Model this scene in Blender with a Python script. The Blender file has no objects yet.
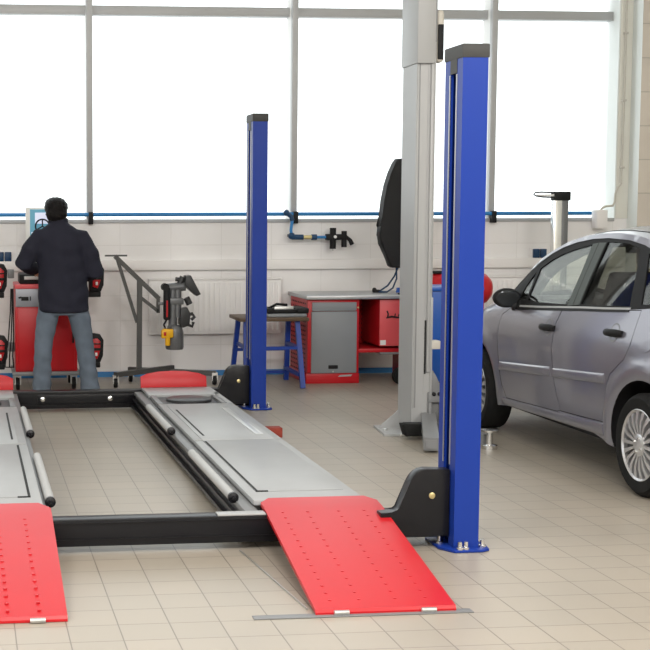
import bpy, bmesh, math, random
from mathutils import Vector, Matrix
from mathutils.geometry import delaunay_2d_cdt
random.seed(7)
PI = math.pi
SC = bpy.context.scene
COL = SC.collection

# ------------------------------------------------------------------ materials
def mat(name, col, rough=.5, metal=0., noise=0., nscale=8., bump=0., coat=0., spec=.35, emit=None, estr=0.):
    m = bpy.data.materials.new(name); m.use_nodes = True
    nt = m.node_tree; b = nt.nodes['Principled BSDF']
    b.inputs['Base Color'].default_value = (*col, 1)
    b.inputs['Roughness'].default_value = rough
    b.inputs['Metallic'].default_value = metal
    b.inputs['Coat Weight'].default_value = coat
    b.inputs['Coat Roughness'].default_value = .06
    b.inputs['Specular IOR Level'].default_value = spec
    if emit:
        b.inputs['Emission Color'].default_value = (*emit, 1); b.inputs['Emission Strength'].default_value = estr
    if noise or bump:
        tc = nt.nodes.new('ShaderNodeTexCoord'); n = nt.nodes.new('ShaderNodeTexNoise')
        n.inputs['Scale'].default_value = nscale; n.inputs['Detail'].default_value = 4
        nt.links.new(tc.outputs['Object'], n.inputs['Vector'])
        if noise:
            mx = nt.nodes.new('ShaderNodeMix'); mx.data_type = 'RGBA'
            mx.inputs['A'].default_value = (*[c*(1-noise) for c in col], 1)
            mx.inputs['B'].default_value = (*[min(1, c*(1+noise)) for c in col], 1)
            nt.links.new(n.outputs['Fac'], mx.inputs['Factor']); nt.links.new(mx.outputs['Result'], b.inputs['Base Color'])
        if bump:
            bp = nt.nodes.new('ShaderNodeBump'); bp.inputs['Strength'].default_value = bump; bp.inputs['Distance'].default_value = .01
            nt.links.new(n.outputs['Fac'], bp.inputs['Height']); nt.links.new(bp.outputs['Normal'], b.inputs['Normal'])
    return m

def glass(name, tint, refl=.08):
    m = bpy.data.materials.new(name); m.use_nodes = True
    nt = m.node_tree; nt.nodes.remove(nt.nodes['Principled BSDF'])
    out = nt.nodes['Material Output']
    t = nt.nodes.new('ShaderNodeBsdfTransparent'); t.inputs['Color'].default_value = (*tint, 1)
    g = nt.nodes.new('ShaderNodeBsdfGlossy'); g.inputs['Roughness'].default_value = .02
    lw = nt.nodes.new('ShaderNodeLayerWeight'); lw.inputs['Blend'].default_value = .5
    pw = nt.nodes.new('ShaderNodeMath'); pw.operation = 'POWER'; pw.inputs[1].default_value = 5
    f = nt.nodes.new('ShaderNodeMapRange'); f.inputs['To Min'].default_value = .04; f.inputs['To Max'].default_value = 1
    nt.links.new(lw.outputs['Facing'], pw.inputs[0]); nt.links.new(pw.outputs[0], f.inputs['Value'])
    mx = nt.nodes.new('ShaderNodeMixShader')
    nt.links.new(f.outputs[0], mx.inputs[0]); nt.links.new(t.outputs[0], mx.inputs[1]); nt.links.new(g.outputs[0], mx.inputs[2])
    nt.links.new(mx.outputs[0], out.inputs[0])
    return m

def tile_mat(name, c1, c2, cm, size, x0, y0, mortar, rough, bump, plane='xy', w=None, offset=0.):
    m = bpy.data.materials.new(name); m.use_nodes = True
    nt = m.node_tree; b = nt.nodes['Principled BSDF']; L = nt.links.new
    g = nt.nodes.new('ShaderNodeNewGeometry'); sp = nt.nodes.new('ShaderNodeSeparateXYZ'); cb = nt.nodes.new('ShaderNodeCombineXYZ')
    L(g.outputs['Position'], sp.inputs[0])
    L(sp.outputs['XYZ'.index(plane[0].upper())], cb.inputs[0]); L(sp.outputs['XYZ'.index(plane[1].upper())], cb.inputs[1])
    mp = nt.nodes.new('ShaderNodeMapping'); mp.inputs['Location'].default_value = (-x0+10*size*0, -y0, 0)
    L(cb.outputs[0], mp.inputs['Vector'])
    br = nt.nodes.new('ShaderNodeTexBrick'); br.offset = offset; br.squash = 1
    br.inputs['Scale'].default_value = 1; br.inputs['Brick Width'].default_value = w or size; br.inputs['Row Height'].default_value = size
    br.inputs['Mortar Size'].default_value = mortar; br.inputs['Mortar Smooth'].default_value = .3; br.inputs['Bias'].default_value = 0
    br.inputs['Color1'].default_value = (*c1, 1); br.inputs['Color2'].default_value = (*c2, 1); br.inputs['Mortar'].default_value = (*cm, 1)
    L(mp.outputs[0], br.inputs['Vector'])
    n = nt.nodes.new('ShaderNodeTexNoise'); n.inputs['Scale'].default_value = 1.3; n.inputs['Detail'].default_value = 6
    L(g.outputs['Position'], n.inputs['Vector'])
    mr = nt.nodes.new('ShaderNodeMapRange'); mr.inputs['To Min'].default_value = .88; mr.inputs['To Max'].default_value = 1.12
    L(n.outputs['Fac'], mr.inputs['Value'])
    mu = nt.nodes.new('ShaderNodeMix'); mu.data_type = 'RGBA'; mu.blend_type = 'MULTIPLY'; mu.inputs['Factor'].default_value = 1
    L(br.outputs['Color'], mu.inputs['A']); L(mr.outputs[0], mu.inputs['B']); L(mu.outputs['Result'], b.inputs['Base Color'])
    mr2 = nt.nodes.new('ShaderNodeMapRange'); mr2.inputs['To Min'].default_value = rough-.07; mr2.inputs['To Max'].default_value = rough+.1
    L(n.outputs['Fac'], mr2.inputs['Value']); L(mr2.outputs[0], b.inputs['Roughness'])
    bp = nt.nodes.new('ShaderNodeBump'); bp.inputs['Strength'].default_value = bump; bp.inputs['Distance'].default_value = .003; bp.invert = True
    L(br.outputs['Fac'], bp.inputs['Height']); L(bp.outputs['Normal'], b.inputs['Normal'])
    return m

M = {}
M['floor'] = tile_mat('floor_tiles', (.365, .323, .266), (.343, .307, .255), (.19, .168, .14), .2, .1735, .0155, .003, .38, .25)
M['wall'] = tile_mat('painted_block_wall', (.84, .825, .815), (.83, .815, .805), (.76, .745, .73), .24, 0, .06, .004, .45, .4, 'xz', w=.49)
M['pillar'] = tile_mat('beige_glazed_block', (.66, .60, .52), (.63, .57, .50), (.48, .44, .38), .325, 0, .12, .006, .3, .5, 'xz', w=.9)
M['pale'] = mat('pale_plaster', (.80, .84, .82), .6)
M['offwhite'] = mat('off_white_plaster', (.78, .77, .70), .6, noise=.03)
M['ceiling'] = mat('ceiling_white', (.7, .7, .68), .8)
M['trunk'] = mat('white_trunking', (.86, .84, .825), .5)
M['alu'] = mat('grey_powder_aluminium', (.44, .445, .45), .45, .1)
M['bluetape'] = mat('blue_paint_line', (.05, .22, .50), .5)
M['bluepipe'] = mat('blue_air_pipe', (.03, .21, .50), .35)
M['pane'] = glass('window_glass', (.97, .985, .98))
M['carglass'] = glass('car_glass', (.83, .85, .80))
M['reargls'] = glass('rear_glass_cabin_shade', (.60, .61, .58))  # shade of the cabin interior put into the tint of the rear side panes
M['blue'] = mat('blue_paint', (.010, .037, .26), .4, noise=.04, nscale=3, spec=.22)
M['darkblue'] = mat('trestle_blue', (.015, .05, .30), .4)
M['red'] = mat('red_paint', (.50, .010, .016), .36, spec=.35, noise=.06, nscale=4)
M['redcab'] = mat('red_cabinet', (.50, .012, .018), .35, noise=.04, nscale=3)
M['redpale'] = mat('pale_red_panel', (.72, .10, .11), .4)
M['deck'] = mat('grey_deck_paint', (.36, .37, .375), .42, noise=.08, nscale=5, spec=.4)
M['deckdark'] = mat('grey_channel_paint', (.22, .225, .23), .45, .2, noise=.1)
M['recess'] = mat('recess_shade_grey', (.10, .10, .105), .5, spec=.2)  # lip shadow and recess shade put into a darker base colour
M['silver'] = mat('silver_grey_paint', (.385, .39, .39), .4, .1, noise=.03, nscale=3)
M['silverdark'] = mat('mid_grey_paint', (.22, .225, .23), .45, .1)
M['chrome'] = mat('polished_steel', (.75, .75, .74), .2, .95)
M['steel'] = mat('zinc_steel', (.55, .55, .54), .35, .8)
M['roller'] = mat('brushed_tube', (.50, .50, .49), .5, .3)
M['black'] = mat('black_paint', (.010, .010, .012), .3, noise=.2, spec=.25)
M['blackmatt'] = mat('black_plastic', (.013, .013, .014), .55, spec=.2)
M['rubber'] = mat('tyre_rubber', (.011, .011, .011), .75, bump=.1, nscale=60, spec=.2)
M['hood'] = mat('black_hood_plastic', (.016, .016, .017), .6, bump=.15, nscale=80, spec=.25)
M['slit'] = mat('slit_dark', (.015, .015, .015), .7)
M['car'] = mat('car_silver_paint', (.235, .23, .27), .28, .5, coat=.8)
M['trimgrey'] = mat('pillar_dark_grey', (.012, .012, .013), .55, spec=.12)
M['bpillar'] = mat('door_pillar_grey', (.075, .088, .084), .5, spec=.2)
M['cap'] = mat('post_cap_grey', (.045, .045, .043), .55, spec=.25)
M['mirror'] = mat('mirror_dark_reflection', (.05, .055, .06), .08, .6)  # reflection of the dark room put into the base colour
M['hubcap'] = mat('wheel_silver', (.62, .62, .63), .28, .7)
M['fabric'] = mat('seat_fabric', (.02, .02, .023), .9, bump=.2, nscale=90, spec=.1)
M['jacket'] = mat('navy_jacket', (.022, .0225, .034), .8, bump=.5, nscale=14, noise=.15, spec=.12)
M['jeans'] = mat('blue_denim', (.13, .16, .20), .9, noise=.4, nscale=7, bump=.3, spec=.15)
M['skin'] = mat('skin', (.52, .28, .19), .5)
M['hair'] = mat('black_hair', (.006, .005, .005), .5, bump=.8, nscale=70, spec=.15)
M['shoe'] = mat('brown_shoe', (.03, .022, .018), .5)
M['greycab'] = mat('grey_cabinet_door', (.24, .255, .27), .42, noise=.03)
M['consgrey'] = mat('console_grey_panel', (.30, .31, .34), .4, .3)
M['white'] = mat('white_plastic', (.82, .82, .80), .4)
M['paper'] = mat('speckled_notice', (.60, .60, .58), .7, noise=.75, nscale=120)
M['screen'] = mat('lit_screen', (.1, .3, .4), .2, emit=(.16, .36, .50), estr=.35)
M['screenw'] = mat('lit_screen_white', (.6, .6, .7), .2, emit=(.55, .62, .8), estr=.6)
M['yellow'] = mat('yellow_switch', (.78, .42, .015), .4)
M['machine'] = mat('dark_cast_machine', (.045, .046, .048), .42, .3, noise=.2)
M['motor'] = mat('grey_motor', (.16, .165, .17), .4, .4)
M['standgrey'] = mat('dark_grey_tube', (.075, .075, .073), .4, .3)
M['wood'] = mat('brown_worktop', (.10, .065, .04), .5, noise=.3, nscale=12)
M['steeltop'] = mat('bench_steel_top', (.45, .46, .47), .35, .5, noise=.06)
M['beige'] = mat('beige_plastic', (.55, .52, .46), .5)
M['binblue'] = mat('blue_plastic_bin', (.02, .10, .42), .35)
M['socket'] = mat('dark_blue_socket', (.012, .05, .12), .4)
M['rad'] = mat('white_radiator', (.86, .85, .84), .4)
M['brick'] = mat('red_brown_block', (.27, .045, .03), .8, noise=.3, nscale=30, bump=.4)
M['brass'] = mat('brass_fitting', (.62, .52, .26), .35, .8)
M['dial'] = mat('clear_bowl', (.03, .04, .08), .2)

# ------------------------------------------------------------------ mesh helpers (everything in world space, then moved to the parent's frame)
def B(): return bmesh.new()

def bx(bm, x0, x1, y0, y1, z0, z1, bev=0., seg=2):
    r = bmesh.ops.create_cube(bm, size=1)
    for v in r['verts']:
        v.co = Vector(((x0+x1)/2+v.co.x*(x1-x0), (y0+y1)/2+v.co.y*(y1-y0), (z0+z1)/2+v.co.z*(z1-z0)))
    if bev:
        es = list({e for v in r['verts'] for e in v.link_edges})
        bmesh.ops.bevel(bm, geom=es, offset=bev, segments=seg, affect='EDGES', profile=.5)
    return bm

def frame_of(d):
    d = Vector(d).normalized(); a = Vector((0, 0, 1)) if abs(d.z) < .9 else Vector((1, 0, 0))
    u = d.cross(a).normalized(); return u, d.cross(u).normalized()

def tube(bm, pts, r, n=10, cap=True):
    pts = [Vector(p) for p in pts]; rs = r if isinstance(r, (list, tuple)) else [r]*len(pts)
    rings = []; u = None
    for i, p in enumerate(pts):
        d = (pts[min(i+1, len(pts)-1)]-pts[max(i-1, 0)]).normalized()
        if u is None: u, w = frame_of(d)
        else:
            u = (u-d*u.dot(d)).normalized(); w = d.cross(u)
        w = d.cross(u).normalized()
        rings.append([bm.verts.new(p+(u*math.cos(2*PI*k/n)+w*math.sin(2*PI*k/n))*rs[i]) for k in range(n)])
    for a, b in zip(rings, rings[1:]):
        for k in range(n):
            bm.faces.new((a[k], a[(k+1) % n], b[(k+1) % n], b[k]))
    if cap:
        bm.faces.new(rings[0][::-1]); bm.faces.new(rings[-1])
    return bm

def cyl(bm, p0, p1, r, n=16): return tube(bm, [p0, p1], r, n)

def sqbar(bm, p0, p1, w, h=None, bev=0):
    """square tube between two points: w across, h in the (mostly) vertical sense"""
    h = h or w; p0, p1 = Vector(p0), Vector(p1); d = (p1-p0).normalized()
    a = Vector((0, 1, 0)) if abs(d.y) < .9 else Vector((0, 0, 1))
    u = d.cross(a).normalized(); v = d.cross(u).normalized()
    A = [bm.verts.new(p0+u*sx*h/2+v*sy*w/2) for sx, sy in ((-1, -1), (1, -1), (1, 1), (-1, 1))]
    C = [bm.verts.new(p1+u*sx*h/2+v*sy*w/2) for sx, sy in ((-1, -1), (1, -1), (1, 1), (-1, 1))]
    for k in range(4): bm.faces.new((A[k], A[(k+1) % 4], C[(k+1) % 4], C[k]))
    bm.faces.new(A[::-1]); bm.faces.new(C)
    return bm

def prism(bm, poly, axis, lo, hi, bev=0.):
    """extrude a 2D polygon along an axis; poly coordinates are the other two axes in xyz order"""
    def P(a, b, t):
        return Vector({'x': (t, a, b), 'y': (a, t, b), 'z': (a, b, t)}[axis])
    A = [bm.verts.new(P(a, b, lo)) for a, b in poly]; C = [bm.verts.new(P(a, b, hi)) for a, b in poly]
    n = len(poly); fs = []
    for k in range(n): fs.append(bm.faces.new((A[k], A[(k+1) % n], C[(k+1) % n], C[k])))
    fs.append(bm.faces.new(A[::-1])); fs.append(bm.faces.new(C))
    if bev:
        es = list({e for f in fs[-2:] for e in f.edges})
        bmesh.ops.bevel(bm, geom=es, offset=bev, segments=2, affect='EDGES', profile=.5)
    return bm

def lathe(bm, prof, c, axis='z', n=24, closed=False):
    c = Vector(c); rings = []
    for r, t in prof:
        ring = []
        for k in range(n):
            a = 2*PI*k/n; p, q = r*math.cos(a), r*math.sin(a)
            ring.append(bm.verts.new(c+Vector({'z': (p, q, t), 'x': (t, p, q), 'y': (q, t, p)}[axis])))
        rings.append(ring)
    prs = list(zip(rings, rings[1:])) + ([(rings[-1], rings[0])] if closed else [])
    for a, b in prs:
        for k in range(n): bm.faces.new((a[k], a[(k+1) % n], b[(k+1) % n], b[k]))
    if not closed:
        bm.faces.new(rings[0][::-1]); bm.faces.new(rings[-1])
    return bm

def sph(bm, c, r, u=16, v=10, rot=None):
    rr = r if isinstance(r, (tuple, list)) else (r, r, r)
    m = Matrix.Translation(c)
    if rot: m = m @ rot
    m = m @ Matrix.Diagonal((*rr, 1))
    bmesh.ops.create_uvsphere(bm, u_segments=u, v_segments=v, radius=1, matrix=m)
    return bm

def loft(bm, rings, cap=True, n=20):
    """rings: (cx, cy, z, rx, ry)"""
    R = []
    for cx, cy, z, rx, ry in rings:
        R.append([bm.verts.new((cx+rx*math.cos(2*PI*k/n), cy+ry*math.sin(2*PI*k/n), z)) for k in range(n)])
    for a, b in zip(R, R[1:]):
        for k in range(n): bm.faces.new((a[k], a[(k+1) % n], b[(k+1) % n], b[k]))
    if cap: bm.faces.new(R[0][::-1]); bm.faces.new(R[-1])
    return bm

def wpos(o):
    p = Vector((0, 0, 0))
    while o: p += o.location; o = o.parent
    return p

def obj(name, bm, m, parent=None, smooth=True, ang=40, at=None, fixn=True):
    if fixn: bmesh.ops.recalc_face_normals(bm, faces=bm.faces)
    org = wpos(parent) if parent else (Vector(at) if at else Vector((0, 0, 0)))
    for v in bm.verts: v.co -= org
    me = bpy.data.meshes.new(name)
    if smooth:
        for f in bm.faces: f.smooth = True
        for e in bm.edges:
            if len(e.link_faces) == 2 and e.calc_face_angle(0) > math.radians(ang): e.smooth = False
    bm.to_mesh(me); bm.free()
    o = bpy.data.objects.new(name, me); COL.objects.link(o)
    for mm in (m if isinstance(m, (list, tuple)) else [m]): me.materials.append(mm)
    if parent: o.parent = parent
    elif at: o.location = at
    return o

def thing(name, label, cat, loc, group=None):
    o = bpy.data.objects.new(name, None); COL.objects.link(o); o.location = loc; o.empty_display_size = .1
    return tag(o, label, cat, group)

def tag(o, label, cat, group=None):
    o['label'] = label; o['category'] = cat
    if group: o['group'] = group
    return o

def struct(name, bm, m, parent=None, **k):
    o = obj(name, bm, m, parent, **k)
    if not parent: o['kind'] = 'structure'
    return o

def remeshed(bm, voxel, smooth=4):
    bmesh.ops.recalc_face_normals(bm, faces=bm.faces)
    me = bpy.data.meshes.new('tmp'); bm.to_mesh(me); bm.free()
    o = bpy.data.objects.new('tmp', me); COL.objects.link(o)
    r = o.modifiers.new('r', 'REMESH'); r.mode = 'VOXEL'; r.voxel_size = voxel; r.use_smooth_shade = True
    s = o.modifiers.new('s', 'SMOOTH'); s.iterations = smooth; s.factor = .5
    dg = bpy.context.evaluated_depsgraph_get(); dg.update()
    ev = o.evaluated_get(dg); m2 = bpy.data.meshes.new_from_object(ev)
    b2 = bmesh.new(); b2.from_mesh(m2)
    bpy.data.objects.remove(o); bpy.data.meshes.remove(me); bpy.data.meshes.remove(m2)
    return b2

def dup(root, loc, label):
    r = root.copy(); COL.objects.link(r); r.location = loc; r['label'] = label
    for ch in list(root.children):
        c = ch.copy(); COL.objects.link(c); c.parent = r
        for g in list(ch.children):
            d = g.copy(); COL.objects.link(d); d.parent = c
    return r

# ------------------------------------------------------------------ camera (the photo is a crop, so the lens axis is off centre)
F, PX, PY, YAW, PITCH, ROLL = 1385.123, 109.756, 332.48, .1039058, .0888306, -.0028052
cam = bpy.data.cameras.new('camera'); co = bpy.data.objects.new('camera', cam); COL.objects.link(co)
cam.sensor_fit = 'HORIZONTAL'; cam.sensor_width = 36; cam.lens = F/650*36
cam.shift_x = (325-PX)/650; cam.shift_y = (PY-325)/650
cy_, sy_ = math.cos(YAW), math.sin(YAW)
r0 = Vector((cy_, -sy_, 0)); f0 = Vector((sy_, cy_, 0)); u0 = Vector((0, 0, 1))
fw = math.cos(PITCH)*f0-math.sin(PITCH)*u0; uu = math.cos(PITCH)*u0+math.sin(PITCH)*f0
r2 = math.cos(ROLL)*r0+math.sin(ROLL)*uu; u2 = -math.sin(ROLL)*r0+math.cos(ROLL)*uu
co.matrix_world = Matrix(((r2.x, u2.x, -fw.x, 0), (r2.y, u2.y, -fw.y, 0), (r2.z, u2.z, -fw.z, 1.605), (0, 0, 0, 1)))
SC.camera = co

# ------------------------------------------------------------------ setting
W = 13.14
struct('floor', bx(B(), -5, 7.6, -4, 13.4, -.2, 0), M['floor'], smooth=False)
struct('ceiling', bx(B(), -5, 7.6, -4, 13.6, 5.2, 5.4), M['ceiling'], smooth=False)
bm = B(); bx(bm, -5, 6.39, W, W+.27, 0, 1.496); bx(bm, 6.39, 7.6, W, W+.27, 0, 5.2); bx(bm, -5, 6.39, W, W+.27, 5.0, 5.2)
struct('wall_back', bm, M['wall'], smooth=False)
struct('wall_right', bx(B(), 7.4, 7.6, -4, 13.14, 0, 5.2), M['offwhite'], smooth=False)
bm = B(); bx(bm, -5.2, -5, -4, 13.4, 0, .6); bx(bm, -5.2, -5, -4, 13.4, 4.6, 5.4)
for y in (-4, -1, 2): bx(bm, -5.2, -5, y, y+.3, .6, 4.6)
bx(bm, -5.2, -5, 5, 13.4, .6, 4.6)
struct('wall_left', bm, M['offwhite'], smooth=False)
struct('wall_front', bx(B(), -5, 7.6, -4.2, -4, 0, 5.2), M['offwhite'], smooth=False)
# white sill band, grey trim line
struct('trim_1', bx(B(), -5, 6.39, W-.004, W+.25, 1.496, 1.506, .002), M['white'])
struct('trim_2', bx(B(), -5, 6.38, W-.014, W, 1.472, 1.504, .002), M['alu'])
# cable ledge band
bm = B(); bx(bm, -5, 6.49, W-.05, W, 1.022, 1.118, .006)
struct('trim_3', bm, M['trunk'])
struct('baseboard_back', bx(B(), -5, 6.51, W-.008, W, 0, .052), M['bluetape'], smooth=False)
# jamb, pale reveal and pillar
struct('trim_4', bx(B(), 6.38, 6.392, W-.004, W+.27, 1.5, 5.0), M['pale'])
struct('trim_5', bx(B(), 6.393, 6.515, W-.012, W-.001, 1.50, 5.1, .003), M['offwhite'])
bm = B(); bx(bm, 6.515, 7.4, 12.93, W, 0, 5.2)
p = struct('wall_pillar', bm, [M['pillar'], M['pale']], smooth=False)
for f in p.data.polygons:
    if f.normal.x < -.5: f.material_index = 1
# window: frame bars and panes
XM = [-2.755, -.785, 1.185, 3.157, 5.126]
win = B()
for x in XM: bx(win, x-.029, x+.029, W-.005, W+.06, 1.506, 5.0, .003)
bx(win, -5, 6.38, W+.13, W+.25, 3.44, 3.527, .003)
bx(win, -5, 6.38, W+.19, W+.25, 1.498, 1.508, .002)
wo = struct('window_1', win, M['alu'])
xs = [-5]+XM+[6.38]
for a, b in zip(xs, xs[1:]):
    for z0, z1 in ((1.508, 3.44), (3.527, 5.0)):
        obj('pane', bx(B(), a+.03, b-.03, W+.215, W+.222, z0, z1), M['pane'], wo, smooth=False)
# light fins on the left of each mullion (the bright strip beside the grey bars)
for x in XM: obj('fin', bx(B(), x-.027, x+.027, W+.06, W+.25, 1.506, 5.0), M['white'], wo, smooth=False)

# blue air pipe along the sill with black brackets
t = thing('air_pipe', 'long blue compressed air pipe running along the window sill', 'pipe', (2, W-.06, 1.555))
obj('pipe', cyl(B(), (-5, W-.055, 1.555), (6.12, W-.055, 1.552), .018, 12), M['bluepipe'], t)
for x in XM[1:]:
    bm = B(); bx(bm, x-.02, x+.024, W-.09, W-.0005, 1.462, 1.578, .008)
    obj('pipe_bracket', bm, M['blackmatt'], t)
t['label'] = 'long blue compressed air pipe running along the window sill'

t = thing('air_regulator', 'black and blue air regulator with two filter bowls on back wall', 'air regulator', (3.3, W-.1, 1.33))
bm = B(); yy = W-.128
sph(bm, (3.055, yy, 1.565), .03, 12, 8); tube(bm, [(3.055, yy, 1.565), (3.10, yy, 1.53), (3.112, yy, 1.49)], .022, 10)
obj('valve', bm, M['socket'], t)
obj('hose', tube(B(), [(3.112, yy, 1.5), (3.10, yy, 1.40), (3.105, yy, 1.36)], .015, 10), M['bluepipe'], t)
obj('hose', tube(B(), [(3.33, yy, 1.332), (3.46, yy, 1.332)], .014, 10), M['bluepipe'], t)
bm = B(); sph(bm, (3.107, yy, 1.345), .034, 12, 8); tube(bm, [(3.107, yy, 1.335), (3.22, yy, 1.332)], .026, 12)
obj('elbow', bm, M['socket'], t)
obj('union', tube(B(), [(3.30, yy, 1.332), (3.35, yy, 1.332)], .028, 12), M['socket'], t)
obj('brass_union', cyl(B(), (3.22, yy, 1.332), (3.30, yy, 1.332), .02, 12), M['brass'], t)
bm = B(); bx(bm, 3.44, 3.64, yy-.025, yy+.04, 1.305, 1.36, .008); cyl(bm, (3.51, yy, 1.22), (3.51, yy, 1.42), .03, 14); cyl(bm, (3.62, yy, 1.235), (3.62, yy, 1.39), .026, 14)
tube(bm, [(3.63, yy, 1.345), (3.68, yy, 1.30), (3.70, yy, 1.26)], [.014, .02, .022], 10)
obj('filter_unit', bm, M['blackmatt'], t)
obj('gauge', cyl(B(), (3.525, yy-.035, 1.335), (3.525, yy, 1.335), .015, 14), M['white'], t)
obj('drain_tip', cyl(B(), (3.51, yy, 1.2), (3.51, yy, 1.222), .008, 8), M['steel'], t)
obj('wall_mount', bx(B(), 3.47, 3.55, yy+.02, W-.0005, 1.30, 1.36), M['blackmatt'], t)
obj('wall_mount', bx(B(), 3.095, 3.12, yy, W-.0005, 1.335, 1.36), M['blackmatt'], t)

# conduit and white box at the right end of the window
t = thing('conduit', 'thin brown vertical conduit pipe beside the window jamb', 'conduit', (6.45, W-.05, 3))
obj('pipe', tube(B(), [(6.435, W-.035, 5.1), (6.432, W-.035, 2.6), (6.425, W-.035, 1.84), (6.39, W-.04, 1.80), (6.365, W-.05, 1.74), (6.355, W-.06, 1.66), (6.33, W-.075, 1.625), (6.25, W-.085, 1.618), (6.215, W-.085, 1.60), (6.20, W-.085, 1.575)], .011, 8), M['beige'], t)
for z in (3.3, 2.65, 2.0):
    obj('clip', bx(B(), 6.412, 6.452, W-.055, W-.02, z-.01, z+.01, .003), M['beige'], t)
t = thing('junction_box', 'small white electrical box under the end of the window', 'electrical box', (6.2, W-.07, 1.5))
bm = B(); bx(bm, 6.145, 6.262, W-.12, W-.004, 1.40, 1.585, .008); obj('box', bm, M['trunk'], t)
bm = B(); bx(bm, 6.153, 6.254, W-.126, W-.118, 1.41, 1.575, .003); obj('cover', bm, M['trunk'], t)
obj('wall_mount', bx(B(), 6.16, 6.245, W-.004, W-.0005, 1.42, 1.46), M['trunk'], t)

# wall sockets
def socket(x, lab):
    t = thing('wall_socket', lab, 'wall socket', (x, W, 1.16), 'dark blue double wall sockets')
    obj('back_plate', bx(B(), x-.01, x+.155, W-.02, W-.0005, 1.11, 1.21, .004), M['trunk'], t)
    for k in (0, 1):
        obj('socket_cover', bx(B(), x+.012+k*.072, x+.012+k*.072+.062, W-.05, W-.018, 1.115, 1.205, .006), M['socket'], t)
socket(5.535, 'pair of dark blue wall sockets above the car bonnet')
socket(.29, 'pair of dark blue wall sockets left of the person')

# radiators
def radiator(x0, x1, z0, z1, lab):
    t = thing('radiator', lab, 'radiator', (x0, W-.06, z0), 'white panel radiators')
    bm = B(); bx(bm, x0, x1, W-.085, W-.03, z0, z1, .006)
    obj('panel', bm, M['rad'], t)
    bm = B(); n = int((x1-x0)/.05)
    for k in range(n):
        c = x0+(k+.5)*(x1-x0)/n
        bx(bm, c-.013, c+.013, W-.098, W-.086, z0+.03, z1-.03, .005)
    obj('fins', bm, M['rad'], t)
    bm = B(); bx(bm, x0-.004, x1+.004, W-.1, W-.025, z1, z1+.012, .003); obj('top_grille', bm, M['rad'], t)
    for x in (x0+.15, x1-.15):
        obj('wall_mount', bx(B(), x-.015, x+.015, W-.03, W-.0005, z0+.1, z1-.1), M['rad'], t)
radiator(1.74, 3.02, .41, .93, 'white ribbed radiator behind the wheeled machine stand')
radiator(5.0, 6.3, .41, .93, 'white ribbed radiator behind the silver car')

# floor strips at the right ramp
tag(obj('floor_strip', bx(B(), 1.11, 2.0, 5.215, 5.265, .0005, .004, .001), M['deckdark']), 'flat steel strip set in tiles under the right ramp edge', 'floor strip')
bm = B(); sqbar(bm, (1.27, 6.3, .004), (1.35, 5.33, .004), .006, .006)
tag(obj('edge_strip', bm, M['steel']), 'thin pale strip on floor along the right ramp shadow', 'floor strip')
for nm, x, y, s, lab in (('wood_block', 2.13, 9.5, .075, 'red brown block on the floor beside the right runway'), ('wood_block', 2.02, 7.97, .04, 'tiny red brown chip on the floor near the right runway')):
    bm = B(); bx(bm, x-s*.9, x+s, y-.05, y+.05, .0005, s*.95, .006)
    tag(obj(nm, bm, M['brick']), lab, 'block')

# ------------------------------------------------------------------ four-post lift
lift = thing('four_post_lift', 'four post vehicle lift with blue posts, grey runways and red ramps', 'vehicle lift', (.88, 8.5, 0))
def c_poly(x0, x1, y0, y1, open_left, t=.012, lip=.035):
    """C channel outline seen from above, opening towards -x or +x"""
    P = [(x0, y0), (x1, y0), (x1, y1), (x0, y1), (x0, y1-lip), (x0+t, y1-lip), (x0+t, y1-t), (x1-t, y1-t), (x1-t, y0+t), (x0+t, y0+t), (x0+t, y0+lip), (x0, y0+lip)]
    if not open_left: P = [(x0+x1-a, b) for a, b in P][::-1]
    return P
def post(x0, x1, y0, y1, left):
    p = obj('post', prism(B(), c_poly(x0, x1, y0, y1, left, .014, .075), 'z', .012, 2.29), M['blue'], lift, ang=30)
    bm = B()
    prism(bm, [(x0-.004, y0-.004), (x1+.004, y0-.004), (x1+.004, y1+.004), (x0-.004, y1+.004)], 'z', 2.288, 2.352, .006)
    sx = x0 if left else x1-.006
    bx(bm, sx-.002, sx+.006, y0+.072, y1-.072, 2.225, 2.29)
    obj('cap', bm, M['cap'], p)
    s = 1 if left else -1
    c = x0 if left else x1
    def PX_(v): return c+s*v
    poly = [(PX_(-.06), y0+.04), (PX_(-.01), y0-.045), (PX_(.125), y0-.045), (PX_(.165), y0-.02), (PX_(.172), y0+.03), (PX_(.165), y1), (PX_(.13), y1+.05), (PX_(-.03), y1+.05), (PX_(-.06), y1)]
    if not left: poly = poly[::-1]
    obj('base_plate', prism(B(), poly, 'z', .001, .014, .003), M['blue'], p)
    for bxx, byy in ((.02, -.028), (.05, -.025), (.143, .01), (.143, .2), (-.035, .1)):
        bm = B(); lathe(bm, [(.017, .014), (.017, .024), (.011, .027), (.010, .05), (.002, .053)], (PX_(bxx), y0+byy, 0), 'z', 10)
        obj('anchor_bolt', bm, M['chrome'], p)
    # inner lock ladder strip
    obj('ladder_strip', bx(B(), *sorted((PX_(.06), PX_(.075))), (y0+y1)/2-.03, (y0+y1)/2+.03, .02, 2.24), M['blue'], p)
    # bright worn edges of the two lips
    for yy_ in (y0+.068, y1-.075):
        obj('lip_strip', bx(B(), *sorted((PX_(-.004), PX_(.002))), yy_, yy_+.007, .4, 2.22), M['steel'], p)
for y0, y1 in ((6.188, 6.42), (10.82, 11.06)):
    post(2.266, 2.386, y0, y1, True)
    post(-.640, -.516, y0, y1, False)
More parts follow.
